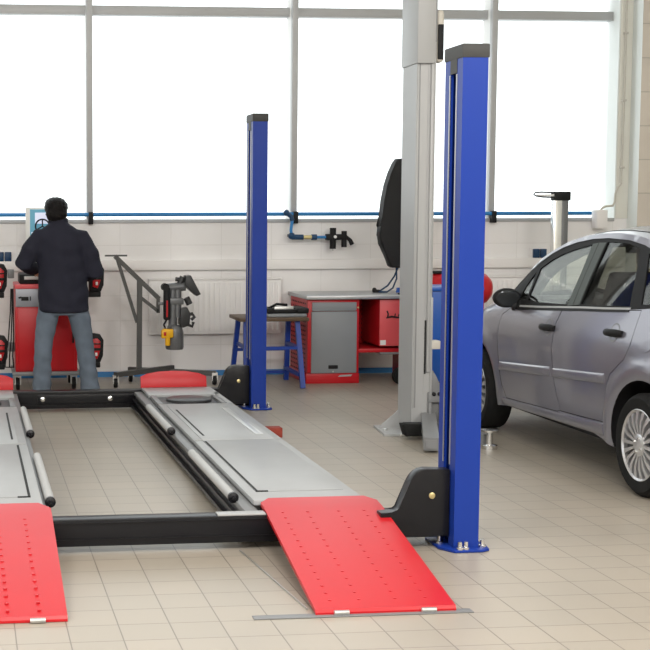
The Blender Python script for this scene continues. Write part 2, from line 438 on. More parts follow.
def cross_beam(y0, y1, z0, z1):
    bm = B(); bx(bm, -.52, 2.27, y0, y1, z0, z1, .006)
    bx(bm, -.5, 2.25, y0-.006, y0, z0+.03, z0+.036); bx(bm, -.5, 2.25, y0-.006, y0, z1-.02, z1-.014)
    b = obj('cross_beam', bm, M['black'], lift)
    ye = y0-.09 if y0 < 8 else y0-.05
    dz = 0 if y0 < 8 else -.03
    poly = [(2.262, .06), (2.262, .377), (2.15, .383), (2.122, .378), (2.10, .366), (2.084, .35), (2.072, .332), (2.062, .305), (2.022, .195), (2.008, .184), (1.979, .180), (1.93, .178), (1.93, .06)]
    poly = [(a, z+dz*(1 if z > .1 else .6)) for a, z in poly]
    obj('end_cover', prism(B(), poly, 'y', ye, ye+.075, .006), M['black'], b)
    obj('end_cover', prism(B(), [(1.75-a, z) for a, z in poly][::-1], 'y', ye, ye+.075, .006), M['black'], b)
    bm = B(); lathe(bm, [(.015, 0), (.015, -.007), (.009, -.010)], (2.174, ye, .257+dz), 'y', 14)
    obj('cover_bolt', bm, M['brass'], b)
    return b
cb1 = cross_beam(6.33, 6.43, .035, .163)
obj('wear_plate', bx(B(), 1.17, 1.40, 6.33, 6.40, .163, .171, .002), M['silver'], cb1)
cb2 = cross_beam(10.93, 11.03, .02, .163)
bm = B(); bx(bm, .56, 1.36, 10.915, 10.93, .06, .135, .004); obj('stop_bar', bm, M['black'], cb2)
for x in (.60, 1.14):
    bm = B(); lathe(bm, [(.02, 0), (.02, -.01), (.008, -.016)], (x, 10.915, .10), 'y', 10); obj('beam_bolt', bm, M['chrome'], cb2)

def runway(right):
    c = .872
    def X(v): return v if right else 2*c-v
    def xs_(a, b): return tuple(sorted((X(a), X(b))))
    bm = B()
    # deck plate with a recess for the turntable
    bx(bm, *xs_(1.385, 1.935), 6.535, 9.90, .165, .19, .003)
    bx(bm, *xs_(1.385, 1.935), 10.42, 10.84, .165, .19, .003)
    bx(bm, *xs_(1.40, 1.43), 6.6, 10.8, .05, .165); bx(bm, *xs_(1.89, 1.935), 6.6, 10.84, .05, .165)
    bx(bm, *xs_(1.90, 1.935), 9.88, 10.5, .165, .19)
    rw = obj('runway', bm, M['deck'], lift)
    obj('turntable_recess', bx(B(), *xs_(1.385, 1.90), 9.89, 10.50, .145, .168, .003), M['recess'], rw)
    bm = B(); bx(bm, *xs_(1.325 if right else 1.35, 1.39), 6.46, 10.84, .13, .158, .003)
    obj('side_channel', bm, M['deckdark'], rw)
    bm = B(); bx(bm, *xs_(1.335 if right else 1.36, 1.40), 6.45, 10.84, .03, .13); bx(bm, *xs_(1.305 if right else 1.345, 1.34 if right else 1.37), 6.45, 10.9, .028, .05)
    bx(bm, *xs_(1.315 if right else 1.345, 1.34 if right else 1.37), 6.45, 10.86, .085, .10)
    obj('guide_rail', bm, M['black'], rw)
    # lift-off slip plates
    for ya, yb in ((6.735, 8.285), (8.315, 9.86)):
        obj('slip_plate', bx(B(), *xs_(1.435, 1.885), ya, yb, .19, .1945, .0015), M['deck'], rw)
    for xa, ya, yb in ((1.462, 8.45, 9.58), (1.436, 6.74, 8.24)):
        obj('slot', bx(B(), *xs_(xa, xa+.013), ya, yb, .1885, .1955), M['slit'], rw)
    obj('slot', bx(B(), *xs_(1.436, 1.50), 6.735, 6.747, .1885, .1955), M['slit'], rw)
    obj('slot_cover', bx(B(), *xs_(1.80, 1.85), 8.46, 9.62, .1945, .198, .001), M['steel'], rw)
    obj('seam_strip', bx(B(), *xs_(1.39, 1.93), 8.288, 8.312, .19, .1955, .001), M['silver'], rw)
    # turntable
    tt = obj('turntable', lathe(B(), [(.17, .168), (.17, .186), (.165, .19), (.05, .191), (.02, .193)], (X(1.66), 10.20, 0), 'z', 40), M['machine'], rw)
    for fa, fb in ((1.39, 1.43), (1.865, 1.90)): obj('turntable_filler', bx(B(), *xs_(fa, fb), 9.95, 10.4, .168, .188, .003), M['silverdark'], rw)
    # wheel stop
    a, b_ = 1.378, 1.908
    poly = [(X(a), .19), (X(a), .28), (X(a+.05), .303), (X(a+.14), .318), (X(a+.25), .323), (X(a+.36), .32), (X(b_-.06), .302), (X(b_), .276), (X(b_), .19)]
    if not right: poly = poly[::-1]
    bm = prism(B(), poly, 'y', 10.84, 10.862, .004)
    bmesh.ops.rotate(bm, verts=bm.verts, cent=(0, 10.84, .185), matrix=Matrix.Rotation(math.radians(-14), 3, 'X'))
    obj('wheel_stop', bm, M['red'], rw)
    # guard rollers
    rx_ = 1.312 if right else 2*c-.402
    for ya, yb in ((6.70, 7.95), (8.78, 9.86)):
        r_ = obj('guard_roller', cyl(B(), (X(rx_), ya, .175), (X(rx_), yb, .175), .024, 18), M['roller'], rw)
        bm = B(); lathe(bm, [(.027, 0), (.027, -.02), (.012, -.026), (.008, -.05)], (X(rx_), ya, .175), 'y', 16); obj('roller_end', bm, M['black'], r_)
    for y in (7.2, 9.0, 10.2):
        obj('side_pin', cyl(B(), (X(1.93), y, .15), (X(1.955), y, .15), .012, 10), M['brick'], rw)
    # red approach ramp
    x0, x1 = xs_(1.408 if right else 1.352, 1.985)
    xb0, xb1 = xs_(1.362, 1.936 if right else 1.945)
    bm = B(); T = .018
    R_ = [(5.243, .012, xb0, xb1), (5.251, .024, xb0, xb1), (6.40, .178, x0, x1), (6.49, .189, x0, x1), (6.565, .195, x0+.055, x1-.045)]
    if not right: R_ = [(5.275, .012, xb0, xb1), (5.283, .024, xb0, xb1), (6.40, .178, x0, x1), (6.49, .189, x0, x1), (6.575, .197, x0+.055, x1-.055)]
    top = [(bm.verts.new((a, y, z)), bm.verts.new((b, y, z))) for y, z, a, b in R_]
    bot = [(bm.verts.new((a, y, max(.002, z-T))), bm.verts.new((b, y, max(.002, z-T)))) for y, z, a, b in R_]
    for i in range(len(R_)-1):
        bm.faces.new((top[i][0], top[i][1], top[i+1][1], top[i+1][0])); bm.faces.new((bot[i][0], bot[i+1][0], bot[i+1][1], bot[i][1]))
        bm.faces.new((top[i][0], top[i+1][0], bot[i+1][0], bot[i][0])); bm.faces.new((top[i][1], bot[i][1], bot[i+1][1], top[i+1][1]))
    bm.faces.new((top[0][0], bot[0][0], bot[0][1], top[0][1])); bm.faces.new((top[-1][0], top[-1][1], bot[-1][1], bot[-1][0]))
    # four rows of pressed studs
    ca, cb = (x0+x1)/2, (xb0+xb1)/2
    for j, off in enumerate((-.21, -.09, .06, .185)):
        for k in range(15):
            t_ = .045+k*.063
            y = 6.40-t_*1.149; z = .178-t_*.154; xc = ca+(cb-ca)*t_+off
            lathe(bm, [(.0085, -.003), (.0075, .0012), (.004, .002)], (xc, y, z), 'z', 8)
    # stiffener cheeks below
    for xx in (x0+.03, x1-.04):
        xx2 = xx+(xb0-x0 if xx < ca else xb1-x1)
        v = [bm.verts.new(q) for q in ((xx, 6.38, .165), (xx, 6.38, .12), (xx2, 5.4, .004), (xx2, 5.4, .022), (xx+.01, 6.38, .165), (xx+.01, 6.38, .12), (xx2+.01, 5.4, .004), (xx2+.01, 5.4, .022))]
        for q in ((0, 1, 2, 3), (7, 6, 5, 4), (0, 3, 7, 4), (1, 5, 6, 2), (0, 4, 5, 1), (3, 2, 6, 7)): bm.faces.new([v[i] for i in q])
    rp = obj('approach_ramp', bm, M['red'], lift, ang=25)
    yb = 5.243 if right else 5.275
    for f in (.18, .80):
        xx = xb0+(xb1-xb0)*f
        obj('ramp_roller', cyl(B(), (xx-.03, yb-.006, .0115), (xx+.03, yb-.006, .0115), .0105, 12), M['steel'], rp)
runway(True); runway(False)

# ------------------------------------------------------------------ silver two-post lift column
tp = thing('two_post_lift', 'tall silver grey lift column with swing arm, behind the front blue post', 'vehicle lift', (3.18, 9.55, 0))
poly = c_poly(3.125, 3.262, 9.43, 9.735, False, .012, .06)
bm = prism(B(), poly, 'z', .012, 4.4)
bx(bm, 3.207, 3.212, 9.426, 9.431, .3, 2.62)
bx(bm, 3.224, 3.25, 9.412, 9.44, .45, 2.64, .008)      # right flange rail
bx(bm, 3.130, 3.142, 9.423, 9.435, .2, 2.62, .005)     # added rib standing in for the highlight on the rounded corner
col = obj('column', bm, M['silver'], tp, ang=30)
obj('slot_groove', bx(B(), 3.146, 3.151, 9.4275, 9.432, .2, 2.62), M['silverdark'], col)
obj('slot_groove', bx(B(), 3.209, 3.222, 9.426, 9.432, .44, .82), M['slit'], col)
bm = B(); bx(bm, 3.115, 3.247, 9.395, 9.75, 2.60, 4.42, .01); obj('top_sleeve', bm, M['silver'], col)
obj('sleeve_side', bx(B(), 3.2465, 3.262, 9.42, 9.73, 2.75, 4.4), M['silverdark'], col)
bm = B(); bx(bm, 3.262, 3.315, 9.42, 9.52, 2.61, 2.97, .024, 4); lk = obj('lock_cover', bm, M['beige'], tp)
obj('lock_inset', bx(B(), 3.268, 3.309, 9.414, 9.43, 2.63, 2.87, .006), M['blackmatt'], lk)
bm = B(); prism(bm, [(2.93, 9.42), (3.34, 9.38), (3.34, 9.85), (2.98, 9.85)], 'z', .001, .016); obj('base_plate', bm, M['silver'], tp)
bm = B(); prism(bm, [(2.965, .016), (3.125, .016), (3.125, .15)], 'y', 9.70, 9.712)
obj('gusset', bm, M['silver'], tp)
bm = B(); lathe(bm, [(.016, 0), (.016, .01), (.006, .014)], (2.99, 9.60, .016), 'z', 10); obj('gusset_bolt', bm, M['steel'], tp)
obj('chrome_edge', bx(B(), 3.02, 3.27, 9.345, 9.36, .010, .030, .003), M['chrome'], tp)
# black rubber tray in front of the column foot
bm = B(); prism(bm, [(3.005, .112), (3.18, .112), (3.195, .03), (3.03, .03)], 'y', 9.23, 9.34, .006)
tr = obj('rubber_tray', bm, M['rubber'], tp)
bm = B(); bx(bm, 3.03, 3.16, 9.245, 9.325, .1125, .116); obj('tray_recess', bm, M['slit'], tr)
# carriage with bolts
bm = B(); prism(bm, [(3.225, .05), (3.225, .33), (3.255, .45), (3.285, .46), (3.30, .42), (3.34, .36), (3.36, .05)], 'y', 9.44, 9.60, .006)
bx(bm, 3.24, 3.36, 9.40, 9.45, .24, .31, .004); bx(bm, 3.24, 3.26, 9.39, 9.45, .02, .24, .003); bx(bm, 3.33, 3.35, 9.39, 9.45, .02, .24, .003)
ca_ = obj('carriage', bm, M['silverdark'], tp)
for x in (3.275, 3.315):
    bm = B(); lathe(bm, [(.014, 0), (.014, -.012), (.007, -.016)], (x, 9.40, .30), 'y', 10); obj('carriage_bolt', bm, M['blackmatt'], ca_)
bm = B(); bx(bm, 3.262, 3.325, 9.415, 9.50, .615, .675, .006); obj('latch', bm, M['beige'], ca_)
bm = B(); bx(bm, 3.25, 3.268, 9.42, 9.47, .30, .98, .003); obj('carriage_rail', bm, M['silver'], ca_)
bm = B(); sqbar(bm, (3.30, 9.46, .06), (3.47, 8.9, .055), .07, .045); ar = obj('swing_arm', bm, M['silverdark'], tp)
bm = B(); lathe(bm, [(.052, .0), (.052, .025), (.022, .035), (.022, .11), (.057, .115), (.059, .13), (.02, .133)], (3.475, 8.85, .001), 'z', 24); obj('lifting_pad', bm, M['chrome'], tp)
bm = B(); sqbar(bm, (3.27, 9.50, .13), (3.03, 8.72, .062), .085, .10); sqbar(bm, (3.032, 8.728, .062), (3.028, 8.712, .062), .055, .07); obj('swing_arm', bm, M['silverdark'], tp)

# ------------------------------------------------------------------ workbench
wb = thing('workbench', 'red workbench with grey cabinet door and steel top at back wall', 'workbench', (3.55, 12.7, 0))
bm = B(); bx(bm, 3.09, 4.14, 12.33, 13.08, .778, .812, .004); obj('worktop', bm, M['steeltop'], wb)
bm = B(); bx(bm, 3.112, 3.595, 12.38, 12.40, .10, .775, .003); bx(bm, 3.112, 3.595, 12.40, 13.04, .06, .775); bx(bm, 3.10, 3.60, 12.375, 13.04, .001, .095, .004)
cabn = obj('cabinet', bm, M['redcab'], wb)
bm = B()
for j in range(16):
    for i in range(9): bx(bm, 3.1095, 3.113, 12.46+i*.065, 12.46+i*.065+.03, .74-j*.042-.014, .74-j*.042)
obj('perforation', bm, M['blackmatt'], cabn)
bm = B(); bx(bm, 3.115, 3.118, 12.42, 13.03, .05, .77); obj('side_panel', bm, M['redcab'], cabn)
d1 = obj('drawer', bx(B(), 3.15, 3.565, 12.362, 12.379, .672, .75, .004), M['greycab'], wb)
bm = B(); bx(bm, 3.16, 3.555, 12.356, 12.364, .670, .678, .002); obj('drawer_pull', bm, M['silverdark'], d1)
d2 = obj('door', bx(B(), 3.145, 3.57, 12.362, 12.379, .098, .666, .004), M['greycab'], wb)
bm = B(); bx(bm, 3.305, 3.395, 12.354, 12.364, .138, .172, .006); obj('handle', bm, M['blackmatt'], d2)
bm = B(); lathe(bm, [(.008, 0), (.008, -.006)], (3.35, 12.362, .112), 'y', 10); obj('lock', bm, M['steel'], d2)
bm = B(); prism(bm, [(3.40, .062), (3.52, .066), (3.535, .083), (3.42, .078)], 'y', 12.371, 12.3755); obj('badge', bm, M['silver'], cabn)
bm = B(); lathe(bm, [(.008, 0), (.008, -.012)], (3.582, 12.38, .70), 'y', 10); obj('lock_barrel', bm, M['brass'], cabn)
# kneehole back panel, lower shelf, hanging cabinet
bm = B(); bx(bm, 3.595, 4.12, 12.98, 13.0, .30, .775); bx(bm, 3.595, 4.12, 12.4, 12.98, .28, .315, .004); bx(bm, 3.595, 3.60, 12.4, 13.0, .28, .775)
bp_ = obj('back_panel', bm, M['redcab'], wb)
bm = B()
for j in range(9):
    for i in range(12): bx(bm, 3.63+i*.04, 3.65+i*.04, 12.974, 12.981, .36+j*.045, .376+j*.045)
obj('perforation', bm, M['blackmatt'], bp_)
hc = obj('hanging_cabinet', bx(B(), 3.79, 4.12, 12.40, 12.96, .34, .77, .004), M['redcab'], wb)
obj('hanging_cabinet_door', bx(B(), 3.79, 4.12, 12.382, 12.40, .34, .768, .003), M['redpale'], hc)
bm = B(); bx(bm, 3.797, 3.85, 12.379, 12.383, .35, .395); obj('sticker', bm, M['white'], hc)
bm = B(); tube(bm, [(3.858, 12.378, .665), (3.868, 12.378, .635), (3.862, 12.378, .60)], .007, 6)
tube(bm, [(3.85, 12.378, .60), (3.90, 12.378, .612), (3.98, 12.378, .60), (4.05, 12.378, .60)], [.006, .010, .007, .006], 6)
tube(bm, [(3.93, 12.378, .61), (3.936, 12.378, .64)], .005, 6); tube(bm, [(3.965, 12.378, .61), (3.972, 12.378, .635)], .005, 6)
obj('tool_emblem', bm, M['slit'], hc)
bm = B(); bx(bm, 3.80, 4.12, 12.39, 12.9, .262, .28, .003); obj('lower_rail', bm, M['silverdark'], wb)
for x in (4.045,):
    bm = B(); bx(bm, x+.06, x+.095, 12.42, 12.98, .001, .778, .004); obj('leg', bm, M['redcab'], wb)

# small black wheel on the floor below the bench
t = thing('small_wheel', 'black rubber wheel on floor below the right half of bench', 'wheel', (3.935, 12.25, .08))
obj('tyre', lathe(B(), [(.05, -.03), (.075, -.028), (.081, -.015), (.081, .015), (.075, .028), (.05, .03)], (3.945, 12.22, .082), 'y', 24), M['rubber'], t)
obj('hub', lathe(B(), [(.05, -.024), (.02, -.028), (.02, .028), (.05, .024)], (3.945, 12.22, .082), 'y', 18), M['silverdark'], t)

# cables and clamp on the bench
t = thing('cable_clamp', 'black clamp with blue cable loops lying on the steel bench top', 'cable', (3.86, 12.75, .815))
bm = B(); bx(bm, 3.83, 3.90, 12.72, 12.77, .813, .84, .008); sph(bm, (3.845, 12.745, .838), .022, 10, 8); obj('clamp', bm, M['blackmatt'], t)
bm = B(); tube(bm, [(3.90, 12.74, .83), (3.96, 12.70, .88), (4.01, 12.66, .97), (4.03, 12.60, 1.07)], .008, 8)
tube(bm, [(3.88, 12.73, .82), (3.94, 12.66, .822), (3.99, 12.64, .86), (4.02, 12.62, .95), (4.0, 12.58, 1.08)], .008, 8)
obj('cable', bm, M['socket'], t)
t = thing('blue_hose_coil', 'blue hose coil lying on bench top below the black hood', 'hose', (4.05, 12.48, .813))
bm = B()
tube(bm, [(4.06+.06*math.cos(a*.5)*(1-.004*a), 12.555+.045*math.sin(a*.5), .822+.0012*a) for a in range(38)], .009, 8)
obj('coil', bm, M['binblue'], t)

# black curved hood (stands on the bench back)
t = thing('wheel_guard_hood', 'tall black curved plastic hood standing behind the silver column', 'hood', (4.2, 12.5, .813))
L_ = [(3.98, 2.06), (3.905, 2.055), (3.87, 2.02), (3.83, 1.93), (3.795, 1.82), (3.768, 1.68), (3.752, 1.53), (3.752, 1.44), (3.735, 1.43), (3.735, 1.36), (3.745, 1.28), (3.79, 1.20), (3.835, 1.08), (3.86, 1.062), (3.98, 1.06), (4.07, 1.06), (4.10, 1.12), (4.11, 1.5), (4.11, 1.9), (4.08, 2.04)]
L_ = [(a+(.035 if a < 3.9 else .02 if a < 4 else 0), b) for a, b in L_]
prism(bmx := B(), L_, 'y', 12.34, 12.46, .02); obj('shell', bmx, M['hood'], t)
bm = B(); cyl(bm, (4.04, 12.42, .813), (4.04, 12.42, 1.1), .025); cyl(bm, (4.04, 12.42, .813), (4.04, 12.42, .825), .07); obj('stand', bm, M['blackmatt'], t)

# ------------------------------------------------------------------ trestle table with tray on it
t = thing('trestle_table', 'low blue legged trestle with brown top behind rear blue post', 'table', (2.74, 12.35, 0))
bm = B(); bx(bm, 2.43, 3.06, 12.12, 12.62, .60, .632, .004); obj('tabletop', bm, M['wood'], t)
for x in (2.50, 2.97):
    for yb, yt in ((12.06, 12.2), (12.72, 12.54)):
        s = .012 if x > 2.7 else -.012
        bm = B(); sqbar(bm, (x+s*2, yb, .001), (x, yt, .60), .042, .042); obj('leg', bm, M['darkblue'], t)
    obj('rail', sqbar(B(), (x+.005, 12.13, .36), (x+.005, 12.6, .36), .03), M['darkblue'], t)
    obj('rail', sqbar(B(), (x+.005, 12.10, .12), (x+.005, 12.68, .12), .03), M['darkblue'], t)
for y, z in ((12.64, .30), (12.14, .36), (12.69, .08)):
    obj('stretcher', sqbar(B(), (2.50, y, z), (2.98, y, z), .028), M['darkblue'], t)
t = thing('tool_tray', 'grey folded tray with black rim lying on the trestle table', 'tray', (2.9, 12.35, .633))
bm = B(); bx(bm, 2.70, 3.06, 12.2, 12.55, .6325, .662, .008); obj('case', bm, M['greycab'], t)
bm = B(); bx(bm, 2.70, 3.05, 12.22, 12.26, .664, .70, .008); bx(bm, 2.70, 3.05, 12.5, 12.55, .664, .705, .01); bx(bm, 2.97, 3.08, 12.2, 12.5, .664, .712, .01); bx(bm, 2.70, 2.76, 12.2, 12.5, .664, .712, .01)
tube(bm, [(2.72, 12.25, .71), (2.80, 12.28, .745), (2.9, 12.3, .735)], .012, 8)
obj('black_rim', bm, M['blackmatt'], t)
bm = B(); bx(bm, 2.78, 2.96, 12.29, 12.46, .664, .722, .006); obj('steel_insert', bm, M['steel'], t)

# ------------------------------------------------------------------ blue trolley with a red tank
t = thing('blue_bin', 'blue plastic bin on floor between silver column and front blue post', 'bin', (4.33, 11.6, 0))
bm = B(); prism(bm, [(3.97, .12), (4.39, .12), (4.40, .90), (3.965, .90)], 'y', 11.45, 11.85, .012); obj('body', bm, M['binblue'], t)
bm = B(); bx(bm, 3.95, 4.415, 11.43, 11.87, .90, .935, .01); obj('lid', bm, M['binblue'], t)
for x in (4.03, 4.33):
    for y in (11.5, 11.8):
        bm = B(); lathe(bm, [(.03, -.02), (.06, -.018), (.06, .018), (.03, .02)], (x, y, .0605), 'x', 16); bx(bm, x-.03, x+.03, y-.02, y+.02, .06, .125); obj('caster', bm, M['rubber'], t)
t = thing('red_tank', 'red horizontal tank with domed end behind front blue post', 'tank', (4.5, 12.3, 0))
bm = B(); lathe(bm, [(.02, -.31), (.09, -.295), (.135, -.25), (.145, -.19), (.145, .19), (.135, .25), (.09, .295), (.02, .31)], (4.50, 12.3, .87), 'x', 28)
obj('vessel', bm, M['redcab'], t)
bm = B(); bx(bm, 4.24, 4.38, 12.24, 12.36, 1.01, 1.035, .004); obj('lid', bm, M['blackmatt'], t)
for x in (4.32, 4.68):
    bm = B(); bx(bm, x-.03, x+.03, 12.2, 12.4, .001, .76, .004); obj('leg', bm, M['redcab'], t)

# ------------------------------------------------------------------ headlight tester column behind the car
t = thing('headlight_tester', 'silver square column with black head and arm, behind the car', 'test column', (5.5, 12.4, 0))
obj('mast', bx(B(), 5.427, 5.50, 12.36, 12.44, .10, 1.69, .004), M['chrome'], t)
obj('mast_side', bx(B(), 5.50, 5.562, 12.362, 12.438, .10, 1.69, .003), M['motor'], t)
bm = B(); bx(bm, 5.424, 5.58, 12.352, 12.448, 1.672, 1.755, .008); hd = obj('head', bm, M['blackmatt'], t)
bm = B(); tube(bm, [(5.43, 12.37, 1.745), (5.30, 12.37, 1.75), (5.24, 12.37, 1.745), (5.228, 12.37, 1.73), (5.25, 12.37, 1.715), (5.32, 12.37, 1.705), (5.43, 12.37, 1.702)], .007, 8)
obj('sight_frame', bm, M['blackmatt'], t)
bm = B(); prism(bm, [(5.25, 1.728), (5.43, 1.732), (5.43, 1.712), (5.28, 1.712)], 'y', 12.368, 12.374); obj('sight_mirror', bm, M['white'], t)
bm = B(); bx(bm, 5.25, 5.75, 12.15, 12.62, .05, .11, .006); obj('base', bm, M['blackmatt'], t)
for x, y in ((5.3, 12.2), (5.7, 12.2), (5.5, 12.57)):
    bm = B(); lathe(bm, [(.015, -.015), (.03, -.015), (.03, .015), (.015, .015)], (x, y, .0305), 'x', 14); obj('wheel', bm, M['rubber'], t)
bm = B(); bx(bm, 5.44, 5.66, 12.2, 12.35, .79, .89, .008); obj('optic_box', bm, M['paper'], t)

# ------------------------------------------------------------------ wheel alignment console
c = thing('alignment_console', 'red wheel alignment console on casters in front of the person', 'console', (.71, 12.5, 0))
bm = B(); bx(bm, .436, .986, 12.25, 12.75, .166, .905, .006); body = obj('body', bm, M['redcab'], c)
bm = B(); bx(bm, .46, .962, 12.235, 12.252, .18, .735, .004); dr = obj('door', bm, M['redcab'], c)
bm = B(); bx(bm, .94, .955, 12.222, 12.24, .42, .52, .004); obj('handle', bm, M['blackmatt'], dr)
bm = B(); bx(bm, .44, .982, 12.238, 12.252, .745, .905, .003); pn = obj('grey_panel', bm, M['consgrey'], c)
bm = B(); bx(bm, .49, .555, 12.233, 12.24, .80, .835, .002); bx(bm, .565, .575, 12.233, 12.24, .80, .838); prism(bm, [(.462, .83), (.49, .84), (.49, .822), (.47, .818)], 'y', 12.233, 12.24); obj('emblem', bm, M['slit'], pn)
bm = B(); bx(bm, .435, .99, 12.225, 12.75, .905, .945, .008); obj('top_shelf', bm, M['redpale'], c)
bm = B(); bx(bm, .41, 1.01, 12.22, 12.78, .132, .166, .005); obj('base_shelf', bm, M['silverdark'], c)
for x in (.455, .955):
    for y in (12.28, 12.72):
        w_ = obj('caster', lathe(B(), [(.02, -.018), (.052, -.016), (.055, 0), (.052, .016), (.02, .018)], (x, y, .056), 'x', 18), M['rubber'], c)
        bm = B(); lathe(bm, [(.022, -.02), (.01, -.022), (.01, .022), (.022, .02)], (x, y, .056), 'x', 14); obj('caster_hub', bm, M['chrome'], w_)
        bm = B(); bx(bm, x-.028, x-.02, y-.025, y+.025, .05, .132); bx(bm, x+.02, x+.028, y-.025, y+.025, .05, .132); bx(bm, x-.03, x+.03, y-.03, y+.03, .118, .132); obj('caster_fork', bm, M['steel'], w_)
bm = B(); bx(bm, .48, .95, 12.28, 12.72, .945, 1.03, .008); obj('printer_housing', bm, M['blackmatt'], c)
bm = B(); bx(bm, .52, .66, 12.262, 12.283, .985, 1.015, .004); obj('paper_output', bm, M['white'], c)
bm = B(); bx(bm, .68, .74, 12.62, 12.68, 1.03, 1.27, .006); obj('monitor_stem', bm, M['blackmatt'], c)
bm = B(); bx(bm, .55, .87, 12.56, 12.62, 1.25, 1.622, .01); mo = obj('monitor', bm, M['white'], c)
obj('screen', bx(B(), .588, .85, 12.556, 12.562, 1.28, 1.605), M['screen'], mo, smooth=False)
for q in ((.633, .78, 12.553, 12.557, 1.475, 1.575), (.60, .66, 12.553, 12.557, 1.36, 1.40)): obj('screen_picture', bx(B(), *q), M['screenw'], mo, smooth=False)
bm = B(); lathe(bm, [(.056, -.002), (.07, -.002), (.07, .003), (.056, .003)], (.70, 12.551, 1.452), 'y', 28, closed=True)
for a in (90, 210, 330): sqbar(bm, (.70, 12.551, 1.452), (.70+.06*math.cos(math.radians(a)), 12.551, 1.452+.06*math.sin(math.radians(a))), .004, .012)
obj('screen_wheel_symbol', bm, M['slit'], mo)
for z in (1.02, .36):
    for x0, x1 in ((.379, .436), (.986, 1.10)):
        bm = B(); bx(bm, x0, x1, 12.42, 12.50, z-.03, z+.05, .006)
        obj('sensor_bracket', bm, M['silverdark'], c)
for k, (xa, dx) in enumerate(((.405, -.03), (.415, -.015), (.422, .0))):
    bm = B(); tube(bm, [(xa, 12.36, .90), (xa+dx*.3, 12.32, .70), (xa+dx, 12.3, .45), (xa+dx*1.4-.01, 12.3, .30), (xa+dx*2, 12.34, .20), (xa, 12.4, .19)], .006, 7); obj('cable', bm, M['blackmatt'], c)

def sensor(x, z, lab, flip):
    t = thing('alignment_sensor', lab, 'wheel sensor', (x, 12.45, z), 'alignment sensors hung on the console')
    s = -1 if flip else 1
    def xx(a, b): return tuple(sorted((x+s*a, x+s*b)))
    bm = B(); prism(bm, [(x+s*-.075, z-.12), (x+s*.03, z-.12), (x+s*.055, z-.06), (x+s*.06, z+.08), (x+s*.03, z+.13), (x+s*-.075, z+.15)][::s], 'y', 12.40, 12.50, .01)
    obj('housing', bm, M['blackmatt'], t)
    bm = B(); prism(bm, [(x+s*-.045, z-.075), (x+s*.0, z-.09), (x+s*.025, z-.02), (x+s*.03, z+.07), (x+s*.0, z+.10), (x+s*-.045, z+.09)][::s], 'y', 12.385, 12.402, .004)
    obj('red_cover', bm, M['red'], t)
    bm = B(); bx(bm, *xx(-.05, .04), 12.375, 12.39, z-.012, z+.012, .003); bx(bm, *xx(-.04, .03), 12.375, 12.39, z+.045, z+.055, .002); obj('grip', bm, M['blackmatt'], t)
    bm = B(); bx(bm, *xx(-.02, .0), 12.372, 12.388, z-.06, z-.03, .003); obj('label_window', bm, M['white'], t)
    bm = B(); bx(bm, *xx(-.1, .03), 12.41, 12.49, z-.17, z-.12, .008); obj('clamp_foot', bm, M['blackmatt'], t)
    return t
sensor(.315, .985, 'red and black wheel sensor hung high on the console left side', False)
sensor(.315, .34, 'red and black wheel sensor hung low on the console left side', False)
sensor(1.185, .985, 'red and black wheel sensor hung high right of person at elbow', False)
sensor(1.178, .345, 'red and black wheel sensor hung low right of person at knee', False)

# ------------------------------------------------------------------ wheeled stand holding a machine head
t = thing('machine_stand', 'dark grey wheeled tube stand with triangular top arm near back wall', 'stand', (1.6, 12.5, 0))
st = M['standgrey']
obj('mast', sqbar(B(), (1.572, 12.5, .10), (1.578, 12.5, .965), .05, .045), st, t)
obj('arm', sqbar(B(), (1.352, 12.5, 1.18), (1.755, 12.5, .79), .04, .04), st, t)
obj('brace', sqbar(B(), (1.375, 12.5, 1.15), (1.553, 12.5, .575), .028, .03), st, t)
obj('crossbar', sqbar(B(), (1.262, 12.5, 1.185), (1.462, 12.5, 1.185), .05, .015), st, t)
bm = B(); sqbar(bm, (1.59, 12.5, .80), (1.748, 12.5, .675), .035, .03); sqbar(bm, (1.748, 12.5, .80), (1.748, 12.5, .66), .035, .028); obj('bracket_frame', bm, st, t)
bm = B(); sqbar(bm, (1.33, 12.30, .12), (1.90, 12.60, .145), .05, .045); obj('base_leg', bm, st, t)
bm = B(); sqbar(bm, (1.5, 12.72, .12), (2.27, 12.42, .105), .05, .045); obj('base_leg', bm, st, t)
for x, y in ((1.335, 12.31), (1.90, 12.62), (1.52, 12.72), (2.255, 12.41)):
    w_ = obj('caster', lathe(B(), [(.015, -.017), (.042, -.016), (.045, 0), (.042, .016), (.015, .017)], (x, y, .046), 'x', 16), M['rubber'], t)
    bm = B(); bx(bm, x-.026, x-.018, y-.02, y+.02, .04, .10); bx(bm, x+.018, x+.026, y-.02, y+.02, .04, .10); bx(bm, x-.027, x+.027, y-.025, y+.025, .09, .115); obj('fork', bm, M['chrome'], w_)

